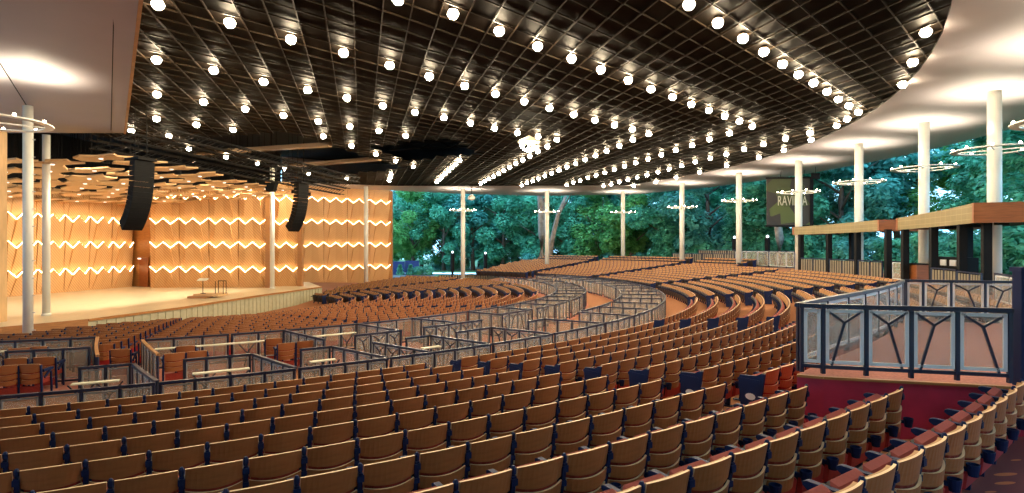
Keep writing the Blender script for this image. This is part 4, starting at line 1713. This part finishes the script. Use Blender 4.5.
# counter and equipment under the long canopy
c = Vector((*cpt(915, 45.2), 0))
_, ph = RP(c.x, c.y)
root = thing('serving_counter', 'dark brown counter under the long canopy beside the first black post', 'counter', (c.x, c.y, ZC - 2.0))
MB().box((c.x, c.y, ZC - 1.45), (0.7, 1.9, 1.0), rad(ph)).obj('body', M['brownwood'], root)
MB().box((c.x, c.y, ZC - 0.93), (0.8, 2.0, 0.06), rad(ph)).obj('top', M['steel'], root)
c = Vector((*cpt(948, 47.0), 0))
_, ph = RP(c.x, c.y)
root = thing('sound_console', 'black sound console with pale screens under the long canopy', 'console', (c.x, c.y, ZC - 2.0))
MB().box((c.x, c.y, ZC - 1.3), (0.9, 3.8, 1.5), rad(ph)).obj('desk', M['speaker'], root)
for k in range(4):
    q = c + Vector((-math.sin(rad(ph)), math.cos(rad(ph)), 0)) * (-1.4 + 0.9 * k) + Vector((-math.cos(rad(ph)), -math.sin(rad(ph)), 0)) * 0.48
    MB().box(q + Vector((0, 0, ZC - 0.85)), (0.05, 0.55, 0.32), rad(ph)).obj('screen', M['frame'], root)

# ================================================================== FAR FENCES, BANNER, LAMP PILLARS
for k, (u0, u1, b_) in enumerate([(672, 702, 0), (702, 735, 0), (735, 769, 1), (769, 795, 1)]):
    us = [lerp(u0, u1, i / 3) for i in range(4)]
    hb, ht = (-1.95, -0.75) if not b_ else (-1.9, -0.35)
    railing(f'dark slatted fence behind the upper seat rows, {ordw(k + 1)} bay from the far end' if not b_ else f'dark braced mesh fence behind the upper seat rows, {"beside" if k == 2 else "just after"} the fifth column',
            cf(us, 47.5), hb, ht + (0.08 if not b_ else 0), brace=(0, 1, 2) if b_ else (), slats=not b_, name='slat_fence' if not b_ else 'mesh_fence', cat='fence')
us = [698, 712, 727, 742]
railing('second dark slatted fence standing higher behind the upper seat rows', cf(us, 51.0), -1.9, -0.30, slats=True, name='slat_fence', cat='fence')
# brown slatted fence at the far corner by the first column
railing('brown slatted fence at the far corner below the first column', [tuple(bp(u, v, -3.4).xy) for u, v in ((438, 274.6), (452, 274.4), (463, 274.2), (475, 273.7), (489, 273.0), (505, 271.6))], -4.5, -3.4, slats=True, name='slat_fence', cat='fence')
# black metal fence around the lawn
for k, (a, b2) in enumerate([(24, 33), (33, 42), (42, 51), (51, 60), (60, 70)]):
    root = thing('metal_fence', f'black metal fence before the trees, {ordw(k + 1)} length counted from the slatted fence', 'fence', pol(51.5, a, lawn_h(a)), 0, 'black metal fence lengths')
    m, m2 = MB(), MB()
    nn = 12
    for i in range(nn):
        p0, p1 = lerp(a, b2, i / nn), lerp(a, b2, (i + 1) / nn)
        for hh in (0.15, 1.1):
            m.bar(pol(51.5, p0, lawn_h(p0) + hh), pol(51.5, p1, lawn_h(p1) + hh), 0.05, 0.06)
        m2.bar(pol(51.5, p0, lawn_h(p0)), pol(51.5, p0, lawn_h(p0) + 1.2), 0.07, 0.07)
        for q in range(1, 4):
            pm_ = lerp(p0, p1, q / 4)
            m.bar(pol(51.5, pm_, lawn_h(pm_) + 0.1), pol(51.5, pm_, lawn_h(pm_) + 1.1), 0.03, 0.03)
    m.obj('bars', M['post'], root)
    m2.obj('posts', M['post'], root)

# banner
by = 51.0
bx0, bx1 = (767.5 - CX) / F * by, (813 - CX) / F * (by - 0.5)
btop, bbot = (CY - 178) * by / F, (CY - 226) * by / F
root = thing('banner', 'large dark olive banner with pale lettering hanging behind a white column', 'banner', ((bx0 + bx1) / 2, by, ZC + btop))
MB().box(((bx0 + bx1) / 2, by, ZC + (btop + bbot) / 2), (bx1 - bx0, 0.12, btop - bbot), -0.1).obj('print', M['banner'], root)
m = MB()
for h in (btop, bbot):
    m.box(((bx0 + bx1) / 2, by, ZC + h), (bx1 - bx0 + 0.1, 0.2, 0.16), -0.1)
m.box((bx1, by - 0.2, ZC + (btop + bbot) / 2), (0.3, 0.25, btop - bbot), -0.1)
m.obj('frame', M['post'], root)
m = MB()
for dx in (0.3, 0.85):
    x_ = lerp(bx0, bx1, dx)
    m.tube([(x_, by, ZC + btop), (x_ + 0.1, by, ZC + HS)], 0.02, 5)
m.obj('cable', M['post'], root)
fc = bpy.data.curves.new('banner_lettering', 'FONT')
fc.body = 'RAVINIA'
fc.size = 1.25
fc.extrude = 0.01
fc.space_character = 1.05
fo = bpy.data.objects.new('banner_lettering', fc)
COL.objects.link(fo)
fo.parent = root
fo.location = (bx0 + 0.85 - (bx0 + bx1) / 2, -0.10, (CY - 205.5) * by / F - btop)
fo.rotation_euler = (PI / 2, 0, -0.1)
fo.scale = (0.52, 1, 1)
fc.materials.append(M['letter'])
dg = bpy.context.evaluated_depsgraph_get()
lm = bpy.data.meshes.new_from_object(fo.evaluated_get(dg))
lo = bpy.data.objects.new('lettering', lm)
COL.objects.link(lo)
lo.parent, lo.location, lo.rotation_euler, lo.scale = root, fo.location, fo.rotation_euler, fo.scale
bpy.data.objects.remove(fo)
# small dark sign by the banner
sp = Vector(((815.5 - CX) / F * 49, 49, ZC + (CY - 176) * 49 / F))
root = thing('hanging_sign', 'small black sign hanging beside the banner top', 'sign', sp)
MB().box(sp, (0.72, 0.12, 0.5)).obj('panel', M['post'], root)
MB().tube([sp + Vector((0, 0, 0.2)), sp + Vector((0, 0, HS + ZC - sp.z))], 0.02, 5).obj('stem', M['post'], root)
# pendant lamp near the first column
lp = Vector(((471.5 - CX) / F * 66, 66, ZC + (CY - 197.5) * 66 / F))
root = thing('pendant_lamp', 'pale pendant lamp hanging from the soffit beside the first column', 'lamp', lp)
MB().lathe(lp, [(0.05, -0.35), (0.42, -0.22), (0.42, 0.1), (0.12, 0.35)], 12).obj('lamp_shade', M['column'], root)
MB().tube([lp + Vector((0, 0, 0.3)), (lp.x, lp.y, HS + ZC)], 0.03, 5).obj('stem', M['post'], root)
# dark pillars with a lamp head
for k, (u, vt, vb, zz, lb) in enumerate([(452.5, 251, 274, 76, 'dark pillar with a small lamp head beside the first column'), (485.5, 252, 272, 80, 'dark pillar with a small lamp head between the first and second columns'),
                                         (734.5, 236, 255, 65, 'dark pillar with a bluish lamp head beside the fifth column'), (767.5, 235, 255, 60, 'dark pillar with a bluish lamp head below the banner')]):
    x = (u - CX) / F * zz
    h0, h1 = (CY - vb) * zz / F, (CY - vt) * zz / F
    h0 = min(h0, -1.9) if u > 600 else -4.1
    root = thing('lamp_pillar', lb, 'lamp', (x, zz, h0 + ZC))
    MB().lathe((x, zz, ZC), [(0.16, h0), (0.16, h0 + 0.8), (0.28, h0 + 0.9), (0.28, h1 - 0.35), (0.2, h1 - 0.3)], 10).obj('body', M['post'], root)
    MB().sphere((x, zz, ZC + h1 - 0.15), 0.16, 8, 5).obj('lamp_head', M['bollard'], root)

# blue hoarding and shrubs beyond the far wall
zz = 82
x0, x1 = (391 - CX) / F * zz, (419 - CX) / F * zz
root = thing('blue_screen', 'dark blue panel screen on the lawn beside the far wall', 'screen', ((x0 + x1) / 2, zz, ZC - 4.2))
for k in range(2):
    xa, xb = lerp(x0, x1, k * 0.5), lerp(x0, x1, k * 0.5 + 0.49)
    MB().box(((xa + xb) / 2, zz + 0.2 * k, ZC - 3.2 + 0.1 * k), (xb - xa, 0.3, 2.2)).obj('panel', M['shed'], root)


def leaf_cloud(n, blobs, size, rng, flat=0.5):
    V, Fc = [], []
    for i in range(n):
        bx, by_, bz, br = blobs[rng.randrange(len(blobs))]
        while True:
            d = Vector((rng.gauss(0, 1), rng.gauss(0, 1), rng.gauss(0, 1)))
            if d.length > 0.1:
                break
        d.normalize()
        rr = br * (0.55 + 0.45 * rng.random() ** 0.5) * (1 if rng.random() > 0.06 else 1.15)
        c = Vector((bx, by_, bz)) + Vector((d.x * rr, d.y * rr, d.z * rr * 0.8))
        nrm = (d * (1 - flat) + Vector((rng.uniform(-.6, .6), rng.uniform(-.6, .6), 0.9)) * flat).normalized()
        t = nrm.cross(Vector((rng.uniform(-1, 1), rng.uniform(-1, 1), rng.uniform(-1, 1))))
        if t.length < 1e-3:
            t = Vector((1, 0, 0))
        t.normalize()
        b2 = nrm.cross(t)
        s = size * rng.uniform(0.6, 1.25)
        o = len(V)
        V += [c - t * s * 0.6, c + b2 * s * 0.34, c + t * s * 0.62, c - b2 * s * 0.34]
        Fc.append((o, o + 1, o + 2, o + 3))
    m = MB()
    m.v = [tuple(v) for v in V]
    m.f = Fc
    m.mi = [0] * len(Fc)
    return m


for k, (u, v, r, lb) in enumerate([(400, 271.5, 0.55, 'small pointed shrub before the blue screen'), (410.5, 271, 0.6, 'second pointed shrub before the blue screen'), (418, 271.5, 1.0, 'round green shrub next to the blue screen'), (427.5, 270.5, 1.1, 'larger round green shrub beside the path')]):
    x = (u - CX) / F * 80
    zg = ZC - 4.15
    root = thing('shrub', lb, 'shrub', (x, 80, zg))
    rng = random.Random(40 + k)
    blobs = [(x, 80, zg + 0.75 * r, r * 0.85)] if k > 1 else [(x, 80, zg + 0.4, 0.6), (x, 80, zg + 1.0, 0.45), (x, 80, zg + 1.5, 0.28)]
    leaf_cloud(700, blobs, 0.22, rng).obj('foliage', M['leafA'], root)
    MB().tube([(x, 80, zg - 0.05), (x, 80, zg + 0.6)], 0.06, 5).obj('stem', M['bark'], root)

# ================================================================== TREES
TREE = []
for t in range(5):
    rng = random.Random(100 + t)
    blobs = []
    nb = 30
    for i in range(nb):
        a = rng.uniform(0, 2 * PI)
        z = rng.uniform(2.2, 15.5)
        env = 5.4 * math.sin(min(max((z + 1.5) / 18.0, 0.05), 1) * PI) ** 0.6
        rr = env * math.sqrt(rng.random())
        blobs.append((rr * math.cos(a), rr * math.sin(a), z, rng.uniform(1.1, 2.1)))
    crown = leaf_cloud(14000, blobs, 0.44, rng, 0.6)
    tr = MB()
    tr.tube([(0, 0, -0.3), (0.1, 0, 2.5), (0.25, 0.1, 6.5), (0.1, 0.2, 11.5)], [0.42, 0.34, 0.26, 0.08], 8)
    br = MB()
    for i in range(9):
        a = 2.4 * i
        z = 3.0 + 0.85 * i
        br.tube([(0.15, 0.05, z), (1.6 * math.cos(a), 1.6 * math.sin(a), z + 1.1), (3.6 * math.cos(a), 3.6 * math.sin(a), z + 2.2)], [0.15, 0.10, 0.04], 5)
    TREE.append((crown, tr, br))
tree_me = {}
for t in range(5):
    for c in 'ABC':
        tree_me[t, c] = TREE[t][0].mesh('crown', M['leaf' + c])
trunk_me = [(a[1].mesh('trunk', M['bark'], True), a[2].mesh('limb', M['bark'], True)) for a in TREE]
rng = random.Random(11)
trees = []
for R, a0, a1, st in ((60.5, -31, 92, 5.6), (69, -33, 95, 5.2), (80, -36, 98, 4.8)):
    a = a0
    while a < a1:
        trees.append((R + rng.uniform(-2, 2), a + rng.uniform(-1.2, 1.2)))
        a += st
vist = []
for R, a in trees:
    p = pol(R, a, lawn_h(a) - 0.2)
    if p.y < 15:
        continue
    u = CX + F * p.x / p.y
    if u < 372 or u > 1130:
        continue
    if R > 75 and u > 800:
        continue
    if R < 64 and u > 760 and int(a * 10) % 2:
        continue
    # keep clear of the roof edge and the far wall
    if p.y < 80 and p.x < 0:
        p.y += 14
        u = CX + F * p.x / p.y
    vist.append((u, p, R))
vist.sort(key=lambda q: q[0])
behind = [pol(61 + 4 * (k % 3), -40 - 5.2 * k, -2.4) for k in range(15)]
for k, (u, p, R) in enumerate(vist):
    c = 'AB'[rng.randrange(2)] if rng.random() < 0.85 else 'C'
    word = {'A': 'deep green', 'B': 'teal green', 'C': 'yellow green'}[c]
    t = rng.randrange(5)
    root = thing('tree', f'{word} leafy tree beyond the pavilion columns, {ordw(k + 1)} along from the far wall', 'tree', p, rng.uniform(0, 6.28), 'trees around the pavilion')
    s = rng.uniform(0.85, 1.12) * (1.0 if R < 72 else 1.15)
    root.scale = (s, s, s)
    inst('crown', tree_me[t, c], root)
    inst('trunk', trunk_me[t][0], root)
    inst('limb', trunk_me[t][1], root)
for k, p in enumerate(behind):
    t = k % 5
    root = thing('tree', f'leafy tree behind the camera, outside the picture, {ordw(k + 1)} of those', 'tree', p, 1.3 * k, 'trees around the pavilion')
    root.scale = (1.15, 1.15, 1.0)
    inst('crown', tree_me[t, 'AB'[k % 2]], root)
    inst('trunk', trunk_me[t][0], root)
    inst('limb', trunk_me[t][1], root)
# two pale bare trunks that stand out
for (pts_, r0, lb) in [([(541.5, 262, 78), (542, 235, 78), (541, 205, 78), (538, 178, 78)], 0.62, 'tall pale bare trunk standing close behind the second column'),
                       ([(549, 262, 79), (552, 240, 79), (558, 215, 79), (566, 196, 79)], 0.42, 'slimmer pale trunk leaning away behind the second column'),
                       ([(779, 256, 60), (780, 240, 60), (778, 226, 60), (774, 200, 60)], 0.50, 'pale trunk below the hanging banner'),
                       ([(668, 262, 80), (675, 243, 80), (684, 222, 80), (690, 205, 80)], 0.45, 'leaning dark trunk behind the fourth column')]:
    P3 = [Vector(((u - CX) / F * z, z, ZC + (CY - v) * z / F)) for u, v, z in pts_]
    P3[0].z = min(P3[0].z, ZC - 2.0)
    root = thing('bare_tree', lb, 'tree', P3[0])
    MB().tube(P3, [r0, r0 * 0.85, r0 * 0.75, r0 * 0.5], 10).obj('bole', pmat('pale_bark', (0.34, 0.29, 0.25), 0.9, noise=0.4, scale=2, bump=0.3), root, True)
    MB().tube([P3[2], P3[2] + Vector((1.2, 0.3, 1.8)), P3[2] + Vector((2.2, 0.5, 3.6))], [r0 * 0.4, r0 * 0.25, 0.05], 6).obj('limb', M['bark'], root, True)

# low bushes under the trees
BUSH = []
for t in range(3):
    rng = random.Random(300 + t)
    bl = [(rng.uniform(-2.2, 2.2), rng.uniform(-1.2, 1.2), rng.uniform(0.5, 2.6), rng.uniform(0.7, 1.2)) for _ in range(14)]
    st = MB()
    for q in range(4):
        st.tube([(0.25 * q - 0.4, 0, -0.3), (0.7 * q - 1.1, 0.1, 1.6)], [0.06, 0.03], 5)
    BUSH.append((leaf_cloud(3200, bl, 0.32, rng).mesh('foliage', M['leafA' if t != 1 else 'leafB']), st.mesh('stems', M['bark'])))
rng = random.Random(77)
bl = []
for R, a0, a1, st in ((57.5, -28, 66, 4.6), (66, -30, 84, 4.0)):
    a = a0
    while a < a1:
        p = pol(R + rng.uniform(-1, 1), a + rng.uniform(-0.7, 0.7), lawn_h(a) - 0.15)
        if p.y > 84 and p.x < 0 or p.x > 0:
            u = CX + F * p.x / p.y
            if 380 < u < 1120:
                bl.append((u, p))
        a += st
bl.sort(key=lambda q: q[0])
for k, (u, p) in enumerate(bl):
    t = rng.randrange(3)
    root = thing('bush', f'low leafy bush on the lawn under the trees, {ordw(k + 1)} along from the far wall', 'bush', p, rng.uniform(0, 6.28), 'bushes under the trees')
    sc_ = rng.uniform(0.8, 1.15)
    root.scale = (sc_, sc_, sc_)
    inst('foliage', BUSH[t][0], root)
    inst('stems', BUSH[t][1], root)
